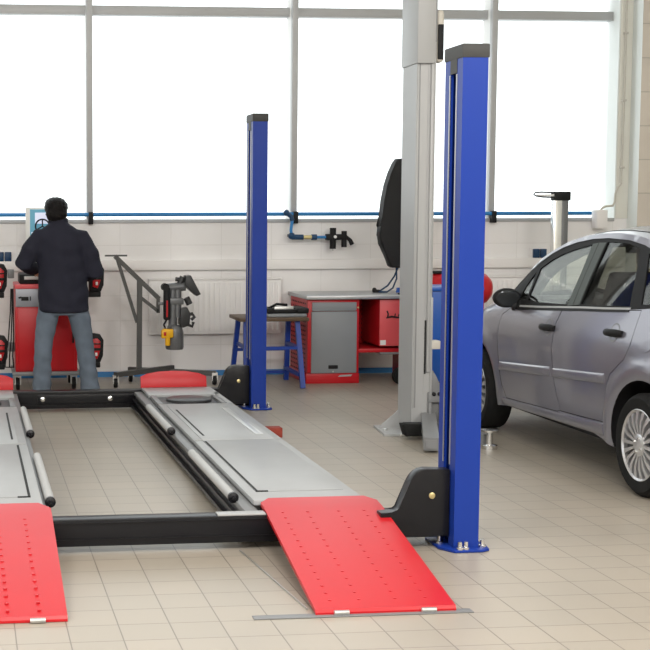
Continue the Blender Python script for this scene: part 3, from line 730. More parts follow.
t = thing('motor_unit', 'grey motor driven machine head with yellow switch, hung on the stand', 'machine', (1.9, 12.45, .7))
bm = B(); cyl(bm, (1.79, 12.45, .885), (1.99, 12.45, .905), .042, 18); cyl(bm, (1.875, 12.45, .54), (1.875, 12.45, .88), .04, 16); cyl(bm, (1.92, 12.45, .62), (1.92, 12.45, .88), .035, 14)
bx(bm, 1.83, 1.97, 12.40, 12.50, .74, .80, .01); bx(bm, 1.74, 1.84, 12.44, 12.47, .735, .76, .004)
obj('gear_body', bm, M['motor'], t)
bm = B(); bx(bm, 1.785, 1.845, 12.38, 12.45, .60, .90, .018, 3); cyl(bm, (1.80, 12.37, .90), (1.80, 12.46, .90), .035, 14)
obj('belt_cover', bm, M['blackmatt'], t)
bm = B(); bx(bm, 1.806, 1.82, 12.374, 12.38, .63, .78); obj('red_marking', bm, M['redcab'], t)
bm = B(); prism(bm, [(1.985, 1.0), (2.03, 1.005), (2.12, .835), (2.085, .818), (2.02, .875), (1.975, .915)], 'y', 12.36, 12.53, .008)
cyl(bm, (1.90, 12.45, .97), (2.0, 12.45, .955), .02, 12); cyl(bm, (1.93, 12.45, .90), (1.97, 12.45, .99), .03, 12); cyl(bm, (2.0, 12.45, .80), (2.03, 12.45, .74), .03, 12)
obj('flange_plate', bm, M['machine'], t)
bm = B(); prism(bm, [(1.94, .70), (2.0, .715), (2.03, .66), (2.02, .55), (1.96, .53), (1.93, .56)], 'y', 12.38, 12.52, .01)
tube(bm, [(2.0, 12.42, .64), (2.05, 12.42, .655), (2.07, 12.42, .625), (2.04, 12.42, .60)], .016, 8); tube(bm, [(2.0, 12.42, .56), (2.05, 12.42, .54), (2.06, 12.42, .58)], .015, 8)
obj('cutting_head', bm, M['machine'], t)
bm = B(); lathe(bm, [(.055, .55), (.065, .54), (.078, .50), (.083, .345), (.076, .33), (.02, .325)], (1.892, 12.45, 0), 'z', 24)
for k in range(18):
    a = 2*PI*k/18; sqbar(bm, (1.892+.082*math.cos(a), 12.45+.082*math.sin(a), .355), (1.892+.08*math.cos(a), 12.45+.08*math.sin(a), .49), .008, .004)
obj('motor', bm, M['motor'], t)
bm = B(); bx(bm, 1.765, 1.865, 12.33, 12.385, .445, .525, .012); cyl(bm, (1.815, 12.355, .375), (1.815, 12.355, .45), .024, 14); bx(bm, 1.755, 1.805, 12.325, 12.38, .44, .515, .01); sw = obj('switch_box', bm, M['yellow'], t)
bm = B(); bx(bm, 1.775, 1.797, 12.318, 12.33, .465, .50, .003); obj('red_button', bm, M['red'], sw)
bm = B(); tube(bm, [(1.80, 12.38, .52), (1.785, 12.39, .56), (1.815, 12.40, .61)], .009, 8); obj('cord', bm, M['blackmatt'], t)

# ------------------------------------------------------------------ person at the console, seen from behind
PY_ = 11.86
pr = thing('person', 'person in dark navy jacket and jeans standing at console, seen from behind', 'person', (.82, PY_, 0))
hx, hz = .782, 1.60
LS, RS = (.64, PY_, 1.365), (.99, PY_+.0, 1.36)
LE, RE = (.50, PY_+.0, 1.145), (1.11, PY_-.02, 1.06)
LW, RW = (.60, PY_+.235, 1.085), (1.02, PY_+.22, 1.04)
def hand(bm, w, tgt, side):
    w = Vector(w); d = (Vector(tgt)-w).normalized(); up = Vector((0, 0, 1)); r = d.cross(up).normalized(); n = r.cross(d).normalized()
    pc = w+d*.055
    tube(bm, [w-d*.02, w+d*.01, w+d*.05, w+d*.088], [.026, .027, .034, .030], 12)
    for k, (o, ln) in enumerate(((-.027, .07), (-.009, .08), (.009, .075), (.026, .058))):
        b = w+d*.085+r*o
        tube(bm, [b-d*.03, b, b+d*ln*.45-n*.006, b+d*ln*.75-n*.022, b+d*ln*.9-n*.042], [.0095, .0095, .009, .0085, .007], 8)
    b = w+d*.03+r*side*.028
    tube(bm, [b-r*side*.015, b+r*side*.018+d*.02, b+r*side*.026+d*.05-n*.012, b+r*side*.018+d*.075-n*.024], [.012, .0115, .0105, .008], 8)
bm = B()
loft(bm, [(.835, PY_, .80, .155, .10), (.835, PY_, .95, .16, .105), (.83, PY_, 1.1, .15, .10), (.82, PY_, 1.3, .17, .10), (.815, PY_, 1.41, .14, .08), (.80, PY_, 1.46, .07, .06), (.79, PY_+.01, 1.52, .055, .058), (.785, PY_+.015, 1.56, .055, .06)])
for S_, E_, W_ in ((LS, LE, LW), (RS, RE, RW)): tube(bm, [(.82, PY_, 1.37), S_, E_, W_], [.06, .06, .045, .03], 12)
hand(bm, LW, (.66, PY_+.42, 1.04), 1); hand(bm, RW, (.93, PY_+.42, 1.03), -1)
HL, KL, AL = (.725, PY_, .84), (.665, PY_+.01, .47), (.645, PY_, .09)
HR, KR, AR = (.945, PY_, .84), (1.015, PY_+.01, .47), (1.065, PY_, .09)
for H_, K_, A_ in ((HL, KL, AL), (HR, KR, AR)): tube(bm, [H_, K_, A_], [.085, .055, .04], 14)
sph(bm, (hx, PY_+.025, hz+.005), (.077, .096, .098)); sph(bm, (hx, PY_+.065, hz-.055), (.058, .06, .07))
tube(bm, [(hx, PY_+.115, hz+.01), (hx, PY_+.138, hz-.025), (hx, PY_+.118, hz-.035)], [.009, .014, .012], 8)
for s in (-1, 1): sph(bm, (hx+s*.079, PY_+.02, hz-.012), (.012, .022, .034), 10, 8)
bo = obj('body', remeshed(bm, .0065, 3), M['skin'], pr, ang=80)
for s in (-1, 1):
    bm = B(); sph(bm, (hx+s*.032, PY_+.112, hz+.012), .012, 12, 8); obj('eye', bm, M['white'], pr)
bm = B(); bx(bm, hx-.026, hx+.026, PY_+.118, PY_+.126, hz-.074, hz-.064, .003); obj('mouth', bm, M['redpale'], pr)
# hair
bm = B(); sph(bm, (hx-.002, PY_+.005, hz+.022), (.103, .112, .088), 24, 16); sph(bm, (hx-.002, PY_-.03, hz-.03), (.094, .072, .085), 20, 14)
sph(bm, (hx-.01, PY_+.03, hz+.055), (.088, .085, .055), 20, 12)
bm = remeshed(bm, .008, 3)
for v in bm.verts: v.co += Vector((math.sin(v.co.z*190+v.co.x*60), math.cos(v.co.x*170+v.co.z*40), math.sin(v.co.x*210))) * .0016
obj('hair', bm, M['hair'], pr, ang=80)
# jacket
bm = B()
loft(bm, [(.84, PY_, .725, .212, .155), (.838, PY_, .74, .218, .16), (.836, PY_, .90, .216, .150), (.832, PY_, 1.02, .207, .135), (.825, PY_, 1.15, .212, .138), (.818, PY_, 1.28, .222, .14), (.812, PY_, 1.35, .218, .128), (.808, PY_, 1.41, .185, .112), (.803, PY_, 1.455, .128, .095), (.798, PY_+.004, 1.485, .083, .085), (.796, PY_+.006, 1.515, .078, .082)], n=28)
tube(bm, [(.72, PY_, 1.36), LS, (.555, PY_-.01, 1.25), LE, (.55, PY_+.12, 1.115), (.60, PY_+.235, 1.085)], [.085, .084, .082, .078, .072, .056], 16)
tube(bm, [(.90, PY_, 1.36), RS, (1.065, PY_-.015, 1.22), RE, (1.07, PY_+.12, 1.045), (1.02, PY_+.225, 1.04)], [.085, .080, .080, .076, .070, .056], 16)
bm = remeshed(bm, .0105, 5)
for v in bm.verts:
    x, y, z = v.co
    a = .0045*math.sin(z*42+3*math.sin(x*9)+y*6)*min(1, max(0, (1.42-z)*6)) + .004*math.sin(x*38+z*13)
    v.co += Vector((a*.5, -a*.9, 0))
jk = obj('jacket', bm, M['jacket'], pr, ang=80)
bm = B(); lathe(bm, [(.076, 1.488), (.086, 1.492), (.084, 1.525), (.074, 1.53)], (.796, PY_+.005, 0), 'z', 24, closed=True); obj('collar', bm, M['jacket'], jk)
# trousers
bm = B()
loft(bm, [(.838, PY_, .70, .175, .110), (.838, PY_, .80, .175, .112), (.836, PY_, .90, .17, .105)], n=24)
for (H_, K_, A_) in ((HL, KL, AL), (HR, KR, AR)):
    h, k, a = Vector(H_), Vector(K_), Vector(A_)
    tube(bm, [h-Vector((0, 0, .02)), h.lerp(k, .5), k, k.lerp(a, .5), a-Vector((0, 0, .03)), a-Vector((0, 0, .055))], [.092, .094, .080, .076, .082, .085], 18)
bm = remeshed(bm, .0105, 5)
for v in bm.verts:
    x, y, z = v.co
    a = .005*math.sin(z*55+x*20)*(1 if z < .35 else .5)
    v.co += Vector((a*.6, -a, 0))
obj('jeans', bm, M['jeans'], pr, ang=80)
for (A_, s) in ((AL, -1), (AR, 1)):
    bm = B(); x = A_[0]
    loft(bm, [(x, PY_+.06, .002, .045, .135), (x, PY_+.06, .02, .048, .138), (x, PY_+.045, .05, .044, .12), (x, PY_+.01, .085, .04, .07), (x, PY_, .10, .035, .05)], n=20)
    obj('shoe', bm, M['shoe'], pr)

# ------------------------------------------------------------------ silver car
CX, S0 = 4.552, 10.47
car = thing('car', 'silver grey five door hatchback parked on tiled floor at the right', 'car', (CX, 8.5, 0))
def lerp_tab(t, x):
    if x <= t[0][0]: return t[0][1]
    for (a, b), (c_, d) in zip(t, t[1:]):
        if x <= c_:
            u = (x-a)/(c_-a); return b+(d-b)*u
    return t[-1][1]
def smooth_tab(t, n=400):
    # monotone-ish smoothing of a table by averaging
    xs_ = [t[0][0]+(t[-1][0]-t[0][0])*i/n for i in range(n+1)]; ys = [lerp_tab(t, x) for x in xs_]
    for _ in range(60): ys = [ys[0]]+[(ys[i-1]+2*ys[i]+ys[i+1])/4 for i in range(1, n)]+[ys[-1]]
    return [(a, b) for a, b in zip(xs_, ys)]
ZP = smooth_tab([(.15, .795), (.22, .808), (.30, .825), (.45, .834), (.6, .838), (.72, .836), (.82, .823), (.93, .795), (1.05, .757), (1.2, .703), (1.35, .645), (1.45, .605), (1.55, .57)])
SPn = smooth_tab([(0, .78), (.1, .86), (.25, .925), (.45, .965), (.7, .99), (1.0, 1.0), (1.6, 1.003), (2.4, 1.003), (3.0, .998), (3.3, .982), (3.55, .95), (3.75, .9), (3.86, .84)])
def lk(t, x):
    x0, x1 = t[0][0], t[-1][0]; f = (min(max(x, x0), x1)-x0)/(x1-x0)*(len(t)-1); i = min(int(f), len(t)-2); return t[i][1]+(t[i+1][1]-t[i][1])*(f-i)
WS = ((.73, .29), (3.205, .29))
EZ = [(.0, .45), (.06, .63), (.24, .745), (.45, .84), (.75, .952), (.9, .988), (1.08, 1.04), (1.2, 1.108), (1.33, 1.192), (1.5, 1.28)]
RD_ = [(0, .10), (.3, .15), (.8, .145), (.95, .12), (1.08, .09), (1.2, .05), (1.33, .02), (1.48, 0)]
def hw(s, z):
    h = lk(ZP, z)*lk(SPn, s)
    if s < 1.48:
        q = min(1, max(0, (z-lerp_tab(EZ, s)+.15)/.15)); h -= lerp_tab(RD_, s)*(1-math.sqrt(max(0, 1-q*q)))
    for (a, b) in WS:
        d = math.hypot(s-a, z-b)
        if z > .15: h += .016*math.exp(-((d-.41)/.045)**2)
    return h
def arc(c, r, z0, a0=None):
    """points of the wheel arch from front (small s) over the top to the back, starting and ending at height z0"""
    th = math.asin((z0-c[1])/r); A = PI-th; Bq = th
    return [(c[0]+r*math.cos(A+(Bq-A)*k/22), c[1]+r*math.sin(A+(Bq-A)*k/22)) for k in range(23)]
EDGE = [(.0, .45), (.02, .55), (.06, .63), (.13, .69), (.24, .745), (.34, .79), (.45, .84), (.585, .904), (.75, .952), (.9, .988), (1.08, 1.04), (1.2, 1.108), (1.33, 1.192), (1.45, 1.258), (1.6, 1.325), (1.787, 1.387), (2.0, 1.428), (2.2, 1.446), (2.42, 1.452), (2.66, 1.442), (2.85, 1.418), (3.05, 1.375), (3.25, 1.318), (3.42, 1.24), (3.54, 1.14), (3.62, 1.02), (3.68, .9), (3.74, .77), (3.82, .64), (3.85, .5)]
LOWB = [(3.84, .36), (3.78, .25), (3.70, .21)]
LOWF = [(.16, .20), (.07, .24), (.015, .34)]
OUT = EDGE+LOWB+arc(WS[1], .36, .22)[::-1]+[(2.6, .262), (2.2, .255), (1.7, .248), (1.3, .24)]+arc(WS[0], .36, .22)[::-1]+LOWF
DLO = [(1.12, .99), (1.2, 1.072), (1.33, 1.165), (1.47, 1.243), (1.6, 1.302), (1.729, 1.346), (1.9, 1.384), (2.108, 1.41), (2.315, 1.42), (2.589, 1.413), (2.796, 1.388), (2.95, 1.353), (3.08, 1.303), (3.2, 1.225), (3.27, 1.13), (3.265, 1.07), (3.2, 1.052), (3.0, 1.03), (2.6, 1.002), (2.3, .987), (2.05, .972), (1.7, .945), (1.4, .92), (1.25, .925)]
FD = [(1.255, .917), (1.4, .912), (1.7, .938), (2.05, .965), (2.005, .86), (2.01, .72), (2.045, .56), (2.10, .42), (2.15, .335), (2.1, .322), (1.7, .308), (1.27, .295), (1.2, .38), (1.15, .52), (1.118, .66), (1.11, .78), (1.13, .86)]
RD = [(2.058, .966), (2.3, .981), (2.6, .996), (2.95, 1.02), (3.03, 1.025), (3.025, .92), (3.018, .83), (2.975, .745), (2.90, .695), (2.828, .648), (2.785, .58), (2.758, .48), (2.742, .40), (2.74, .352), (2.5, .343), (2.158, .333), (2.11, .42), (2.055, .56), (2.02, .72), (2.015, .86)]
def resample(P, st):
    o = []
    for (a, b), (c_, d) in zip(P, P[1:]+P[:1]):
        n = max(1, int(math.hypot(c_-a, d-b)/st)); o += [(a+(c_-a)*k/n, b+(d-b)*k/n) for k in range(n)]
    return o
def inside(p, P):
    x, y = p; r = False
    for (a, b), (c_, d) in zip(P, P[1:]+P[:1]):
        if (b > y) != (d > y) and x < (c_-a)*(y-b)/(d-b)+a: r = not r
    return r
def edge_d(p, P):
    m = 9; x, y = p
    for (a, b), (c_, d) in zip(P, P[1:]+P[:1]):
        L2 = (c_-a)**2+(d-b)**2; t = max(0, min(1, ((x-a)*(c_-a)+(y-b)*(d-b))/L2)) if L2 else 0
        m = min(m, math.hypot(x-a-t*(c_-a), y-b-t*(d-b)))
    return m
def grow(P, d):
    """offset a polygon outward by d (negative: inward)"""
    A = sum(a*d2-c_*b for (a, b), (c_, d2) in zip(P, P[1:]+P[:1])); sg = 1 if A > 0 else -1
    o = []
    n = len(P)
    for i in range(n):
        p0, p1, p2 = Vector(P[i-1]), Vector(P[i]), Vector(P[(i+1) % n])
        t = ((p1-p0).normalized()+(p2-p1).normalized()); t = t.normalized() if t.length > 1e-6 else (p2-p1).normalized()
        o.append((p1.x+sg*t.y*d, p1.y-sg*t.x*d))
    return o
def sheet(bm, outline, holes, side, off=0., st=.045, hfun=hw, thick=0.):
    o = resample(outline, st); hs = [resample(h, st) for h in holes]
    V = [Vector(p) for p in o]; E_ = [(i, (i+1) % len(o)) for i in range(len(o))]
    for h in hs:
        b = len(V); V += [Vector(p) for p in h]; E_ += [(b+i, b+(i+1) % len(h)) for i in range(len(h))]
    x0, x1 = min(p[0] for p in o), max(p[0] for p in o); z0, z1 = min(p[1] for p in o), max(p[1] for p in o)
    i = 0
    z = z0+st/2
    while z < z1:
        x = x0+st/2+(st/2 if i % 2 else 0); i += 1
        while x < x1:
            p = (x, z)
            if inside(p, o) and edge_d(p, o) > st*.45 and all((not inside(p, h)) and edge_d(p, h) > st*.45 for h in hs): V.append(Vector(p))
            x += st
        z += st*.87
    vo, eo, fo, _, _, _ = delaunay_2d_cdt(V, E_, [], 0, 1e-5)
    vs = [bm.verts.new((CX+side*(hfun(v.x, v.y)-off), S0-v.x, v.y)) for v in vo]
    fs = []
    for f in fo:
        cc = sum((vo[k] for k in f), Vector((0, 0)))/len(f)
        if inside(cc, o) and not any(inside(cc, h) for h in hs): fs.append(bm.faces.new([vs[k] for k in f]))
    used = {v for f in fs for v in f.verts}
    for v in vs:
        if v not in used: bm.verts.remove(v)
    if thick:
        nv = {v: bm.verts.new(v.co-Vector((side*thick, 0, 0))) for v in used}
        bd = [e for e in {e for f in fs for e in f.edges} if len(e.link_faces) == 1]
        for f in fs: bm.faces.new([nv[v] for v in f.verts][::-1])
        for e in bd: bm.faces.new((e.verts[0], e.verts[1], nv[e.verts[1]], nv[e.verts[0]]))
    return bm
def strip(a, b, z0, z1, side, bulge):
    """raised moulding along the door: soft profile, closed ends"""
    bm = B(); rows = []; n = 20; pr = ((0, 0), (.06, .75), (.2, 1), (.8, 1), (.95, .8), (1, 0))
    for i in range(n+1):
        q = a+(b-a)*i/n; e = min(1, min(i, n-i)/1.0+.35); row = []
        for t_, h in pr:
            z = z0(q)+(z1(q)-z0(q))*t_; row.append(bm.verts.new((CX+side*(hw(q, z)+bulge*h*e), S0-q, z)))
        rows.append(row)
    for r_, s_ in zip(rows, rows[1:]):
        for k in range(len(pr)-1): bm.faces.new((r_[k], r_[k+1], s_[k+1], s_[k]))
    bm.faces.new(rows[0]); bm.faces.new(rows[-1][::-1])
    for r_, s_ in zip(rows, rows[1:]): bm.faces.new((r_[0], s_[0], s_[-1], r_[-1]))
    return bm
# top skin between the two edges
def crown(s): return lk(TC, s)
TC = smooth_tab([(0, .0), (.15, .03), (.5, .05), (.8, .045), (1.1, .035), (1.5, .045), (2.0, .06), (2.6, .075), (3.1, .07), (3.4, .045), (3.6, .03), (3.85, 0)])
BW = smooth_tab([(0, .10), (.3, .06), (.6, .02), (.8, .12), (1.1, .12), (1.5, .08), (1.9, .03), (2.5, 0), (3.1, -.03), (3.4, -.07), (3.6, -.09), (3.85, -.09)])
def top_rows(pts, n=14, drop=0., inset=0.):
    rows = []
    for s, z in pts:
        w = hw(s, z)-inset; row = []
        for k in range(n+1):
            u = -1+2*k/n; q = 1-u*u
            row.append(Vector((CX+u*w, S0-(s-lk(BW, s)*q*q), z+crown(s)*q-drop)))
        rows.append(row)
    return rows
def skin_rows(bm, rows):
    R = [[bm.verts.new(p) for p in r] for r in rows]
    for a, b in zip(R, R[1:]):
        for k in range(len(a)-1): bm.faces.new((a[k], a[k+1], b[k+1], b[k]))
    return bm
def fine(P, st=.05):
    o = []
    for (a, b), (c_, d) in zip(P, P[1:]):
        n = max(1, int(math.hypot(c_-a, d-b)/st)); o += [(a+(c_-a)*k/n, b+(d-b)*k/n) for k in range(n)]
    return o+[P[-1]]
FE = fine(EDGE)
hood_ = [p for p in FE if p[0] <= .80]; wsn = [p for p in FE if .79 <= p[0] <= 1.76]; roof_ = [p for p in FE if 1.74 <= p[0] <= 3.13]; rwn = [p for p in FE if 3.10 <= p[0] <= 3.56]; tail_ = [p for p in FE if p[0] >= 3.53]
def sides(bm, outline, holes, off=0., st=.045, thick=0.):
    for sd in (-1, 1): sheet(bm, outline, holes, sd, off, st, hw, thick)
    return bm
bm = B(); sides(bm, OUT, [DLO, grow(FD, .005), grow(RD, .005)], 0, .04)
skin_rows(bm, top_rows(LOWF[::1]+hood_)); skin_rows(bm, top_rows(roof_)); skin_rows(bm, top_rows(tail_+LOWB))
bmesh.ops.remove_doubles(bm, verts=bm.verts, dist=.0008)
bodyo = obj('body', bm, M['car'], car, ang=50)
# inner dark shell behind the seams
DLOi = grow(DLO, .012)
INN = [(.35, .30)]+[(s, z-.05) for s, z in EDGE if .42 <= s <= 3.5]+[(3.5, .6), (3.5, .30)]+[(2.85, .30)]+[(2.8, .55), (2.95, .68), (2.75, .55), (2.7, .26), (1.2, .26), (1.15, .55), (.95, .68), (.85, .70)]
INN = [(1.12, .92)]+[(s, z-.03) for s, z in EDGE if 1.05 <= s <= 3.45]+[(3.5, 1.0), (3.3, .72), (3.0, .70), (2.80, .60), (2.73, .40), (2.72, .26), (1.16, .26), (1.13, .45), (1.10, .66)]
bm = B(); sides(bm, INN, [DLOi], .025, .09, .008); obj('inner_trim', bm, M['blackmatt'], car)
# doors
for sd in (-1, 1):
    for nm, P in (('front_door', FD), ('rear_door', RD)):
        d = obj(nm, sheet(B(), P, [], sd, 0, .04, hw, .012), M['car'], car, ang=50)
        # rub strip
        a, b = (1.16, 2.005) if nm == 'front_door' else (2.055, 2.76)
        za, zb = (.475, .537) if nm == 'front_door' else (.532, .592)
        obj('rub_strip', strip(a, b, lambda q: za+.066*(q-a), lambda q: zb+.066*(q-a), sd, .017), M['car'], d, ang=60)
        # handle with recess
        hs, hz_ = (1.925, .84) if nm == 'front_door' else (2.81, .883)
        cc = [(hs+.055*math.cos(2*PI*k/24), hz_+.055*math.sin(2*PI*k/24)) for k in range(24)]
        obj('handle_recess', sheet(B(), cc, [], sd, -.0015, .05, lambda s, z: hw(s, z)-.012*max(0, 1-math.hypot(s-hs, z-hz_)/.055), .004), M['silverdark'], d)
        bm = B()
        tube(bm, [(CX+sd*(hw(hs-.1, hz_)+.004), S0-hs+.1, hz_-.004), (CX+sd*(hw(hs-.06, hz_)+.02), S0-hs+.06, hz_-.002), (CX+sd*(hw(hs, hz_)+.028), S0-hs, hz_), (CX+sd*(hw(hs+.06, hz_)+.02), S0-hs-.06, hz_+.002), (CX+sd*(hw(hs+.1, hz_)+.004), S0-hs-.1, hz_+.002)], [.014, .022, .022, .022, .016], 12)
        obj('handle', bm, M['blackmatt'], d)
# window frame (dark) and glasses
G1 = [(1.475, .985), (1.485, 1.08), (1.50, 1.198), (1.62, 1.258), (1.75, 1.302), (1.905, 1.338), (2.13, 1.376), (2.125, 1.2), (2.095, 1.0), (1.9, .99), (1.6, .982)]
G2 = [(1.335, .99), (1.36, 1.05), (1.40, 1.11), (1.455, 1.172), (1.462, 1.08), (1.44, .985)]
G3 = [(2.27, 1.012), (2.29, 1.2), (2.315, 1.394), (2.45, 1.397), (2.6, 1.390), (2.748, 1.368), (2.815, 1.22), (2.88, 1.04), (2.7, 1.03), (2.45, 1.018)]
G4 = [(3.0, 1.055), (2.94, 1.2), (2.87, 1.342), (2.95, 1.325), (3.06, 1.278), (3.16, 1.205), (3.22, 1.12), (3.21, 1.075)]
for sd in (-1, 1):
    wf = obj('window_frame', sheet(B(), DLO, [G1, G2, G3, G4], sd, .004, .05, hw, .01), M['trimgrey'], car)
    obj('door_pillar', sheet(B(), [(2.105, .99), (2.135, 1.2), (2.138, 1.38), (2.21, 1.388), (2.195, 1.2), (2.18, 1.0)], [], sd, -.003, .05, hw, .006), M['bpillar'], wf)
    obj('door_pillar', sheet(B(), [(2.187, 1.0), (2.202, 1.2), (2.218, 1.389), (2.307, 1.392), (2.283, 1.2), (2.263, 1.008)], [], sd, -.003, .05, hw, .006), M['bpillar'], wf)
    for G in (G1, G2, G3, G4): obj('side_glass', sheet(B(), grow(G, .004), [], sd, .010, .08, hw, .004), M['carglass' if G in (G1, G2) else 'reargls'], wf)
    st_ = [(1.35, .918), (1.7, .934), (2.05, .955), (2.3, .972), (2.6, .988), (2.9, 1.008), (2.9, 1.022), (2.6, 1.003), (2.3, .988), (2.05, .972), (1.7, .950), (1.35, .932)]
    obj('belt_seal', sheet(B(), st_, [], sd, -.004, .06, hw, .014), M['blackmatt'], wf)
    st2 = [(a, b+.014) for a, b in st_[6:]]; st2 = [(a, b) for a, b in zip([q[0] for q in st_[6:]], [q[1]+.012 for q in st_[6:]])]+[(a, b) for a, b in st_[6:]][::-1]
    obj('belt_trim', sheet(B(), st2, [], sd, -.002, .06, hw, .008), M['silver'], wf)
bm = skin_rows(B(), top_rows([q for q in roof_ if q[0] < 3.12], 14, .028, .05)); obj('headliner', bm, M['fabric'], car)
for sd in (-1, 1):
    P = [(s, z) for s, z in fine(EDGE, .08) if .98 <= s <= 3.4]
    tube(bm2 := B(), [(CX+sd*(hw(s, z)-.075), S0-s-.03, z-.045) for s, z in P], [.05 if s < 1.9 else .04 for s, z in P], 10); obj('pillar_lining', bm2, M['fabric'], car)
    tube(bm2 := B(), [(CX+sd*(hw(2.2, z)-.06), S0-2.2, z) for z in (.5, .9, 1.2, 1.41)], [.035, .035, .04, .04], 10); obj('pillar_lining', bm2, M['fabric'], car)
bm = B(); bx(bm, CX-.11, CX+.11, S0-1.52, S0-1.50, 1.30, 1.37, .008); cyl(bm, (CX, S0-1.50, 1.36), (CX, S0-1.47, 1.42), .01, 8); obj('rear_view_mirror', bm, M['blackmatt'], car)
bm = skin_rows(B(), top_rows(wsn, 14, .002)); obj('windscreen', bm, M['carglass'], car, ang=60)
bm = skin_rows(B(), top_rows(rwn, 14, .002)); obj('rear_window', bm, M['carglass'], car, ang=60)
# pillars beside the windscreen: body coloured rails, roof ditch lines
for sd in (-1, 1):
    bm = B()
    P = [(s, z) for s, z in fine(EDGE, .06) if .9 <= s <= 3.5]
    tube(bm, [(CX+sd*(hw(s, z)-.010), S0-s-.006, z-.010) for s, z in P], .0135, 8); obj('roof_rail', bm, M['car'], car, ang=60)
    bm = B()
    def rd(s, z):
        w = hw(s, z); u = 1-.075/w; q = 1-u*u
        return (CX+sd*u*w, S0-(s-lk(BW, s)*q*q), z+crown(s)*q-.0005)
    tube(bm, [rd(s, z) for s, z in P if s > 1.78], .004, 6); obj('roof_ditch', bm, M['blackmatt'], car)
    # mirror
    mz = .985; mx_ = CX+sd*.872; my = S0-1.30
    bm = B(); sph(bm, (mx_-sd*.02, my, mz+.005), (.10, .055, .068), 20, 14)
    for v in bm.verts: v.co.y = max(v.co.y, my-.035)
    m_ = obj('mirror', bm, M['blackmatt'], car)
    bm = B(); tube(bm, [(CX+sd*.82, my-.01, mz-.055), (CX+sd*.77, my-.02, mz-.045)], [.028, .035], 10); obj('mirror_arm', bm, M['blackmatt'], m_)
    bm = B(); sph(bm, (mx_-sd*.02, my-.034, mz+.005), (.085, .004, .055), 18, 10); obj('mirror_glass', bm, M['mirror'], m_)
    # triangle at mirror root
    obj('mirror_base', sheet(B(), [(1.21, .94), (1.25, .985), (1.38, .975), (1.39, .93)], [], sd, -.006, .05, hw, .012), M['blackmatt'], car)
    # sill strip, fuel flap, lights
    if sd == -1:
        cc = [(3.18+.083*math.cos(2*PI*k/28), .885+.083*math.sin(2*PI*k/28)) for k in range(28)]
        obj('fuel_flap', sheet(B(), cc, [], sd, -.004, .05, hw, .006), M['car'], bodyo, ang=25)
    hl = [(.10, .60), (.12, .70), (.25, .785), (.44, .855), (.5, .85), (.42, .74), (.28, .64)]
    obj('headlight', sheet(B(), hl, [], sd, -.004, .06, hw, .01), M['chrome'], car)
    tl = [(3.55, 1.0), (3.5, .85), (3.56, .72), (3.72, .72), (3.66, .88), (3.60, 1.0)]
    obj('tail_light', sheet(B(), tl, [], sd, -.004, .06, hw, .01), M['redcab'], car)
    obj('sill', strip(1.20, 2.75, lambda q: .238+.02*(q-1.2), lambda q: .288+.034*(q-1.2), sd, .02), M['car'], bodyo, ang=60)
# floor pan, inner arches, bumper details
bm = B(); bx(bm, CX-.68, CX+.68, S0-3.6, S0-.25, .19, .235); bx(bm, CX-.72, CX+.72, S0-2.78, S0-1.15, .205, .24)
bx(bm, CX-.5, CX+.5, S0-1.2, S0-.3, .24, .7); obj('underbody', bm, M['blackmatt'], car)
for sd in (-1, 1):
    for a, b in WS:
        bm = B(); A = arc((a, b), .36, .22)
        r1 = [bm.verts.new((CX+sd*(hw(s, z)-.004), S0-s, z)) for s, z in A]; r2_ = [bm.verts.new((CX+sd*.52, S0-s, z)) for s, z in A]
        for k in range(len(A)-1): bm.faces.new((r1[k], r1[k+1], r2_[k+1], r2_[k]))
        bm.faces.new(r2_)
        obj('wheel_liner', bm, M['blackmatt'], car)
bm = B(); bx(bm, CX-.42, CX+.42, S0-.06, S0+.085, .36, .50, .02); obj('grille', bm, M['blackmatt'], car)
# wheels
def wheel(sd, s):
    xo = CX+sd*.842; c_ = (xo, S0-s, .29)
    d = -sd
    prof = [(.20, .0), (.215, -.006), (.262, -.006), (.281, .012), (.29, .03), (.29, .155), (.281, .172), (.25, .182), (.19, .178), (.18, .1)]
    w_ = obj('wheel', lathe(B(), [(r, d*t) for r, t in prof], c_, 'x', 44, closed=True), M['rubber'], car)
    obj('wheel_disc', lathe(B(), [(.2, d*.028), (.10, d*.03), (.001, d*.03)], c_, 'x', 30), M['machine'], w_)
    bm = B(); lathe(bm, [(.207, d*.012), (.205, d*.001), (.198, -d*.003), (.188, d*.006), (.186, d*.03), (.2, d*.03)], c_, 'x', 44, closed=True)
    n = 18
    for k in range(n):
        a = 2*PI*k/n
        def P(r, w, h): 
            ca_, sa = math.cos(a), math.sin(a)
            return [(xo+d*h, c_[1]+r*ca_-q*w*sa, c_[2]+r*sa+q*w*ca_) for q in (-1, 1)]
        A = P(.058, .007, .002)+P(.13, .0105, -.006)+P(.193, .0155, .006)
        Z = P(.058, .006, .027)+P(.13, .009, .027)+P(.193, .013, .027)
        va = [bm.verts.new(p) for p in A]; vz = [bm.verts.new(p) for p in Z]
        for i in (0, 2):
            bm.faces.new((va[i], va[i+1], va[i+3], va[i+2]))
            bm.faces.new((va[i], va[i+2], vz[i+2], vz[i])); bm.faces.new((va[i+1], vz[i+1], vz[i+3], va[i+3]))
    lathe(bm, [(.062, d*.03), (.062, d*.0), (.05, -d*.006), (.025, -d*.008), (.001, -d*.009)], c_, 'x', 28)
    obj('hubcap', bm, M['hubcap'], w_, ang=25)
    for k in range(4):
        a = 2*PI*k/4+.4
        obj('wheel_nut', cyl(B(), (xo-d*.012, c_[1]+.042*math.cos(a), c_[2]+.042*math.sin(a)), (xo, c_[1]+.042*math.cos(a), c_[2]+.042*math.sin(a)), .008, 8), M['chrome'], w_)
for sd in (-1, 1):
    for a, _ in WS: wheel(sd, a)
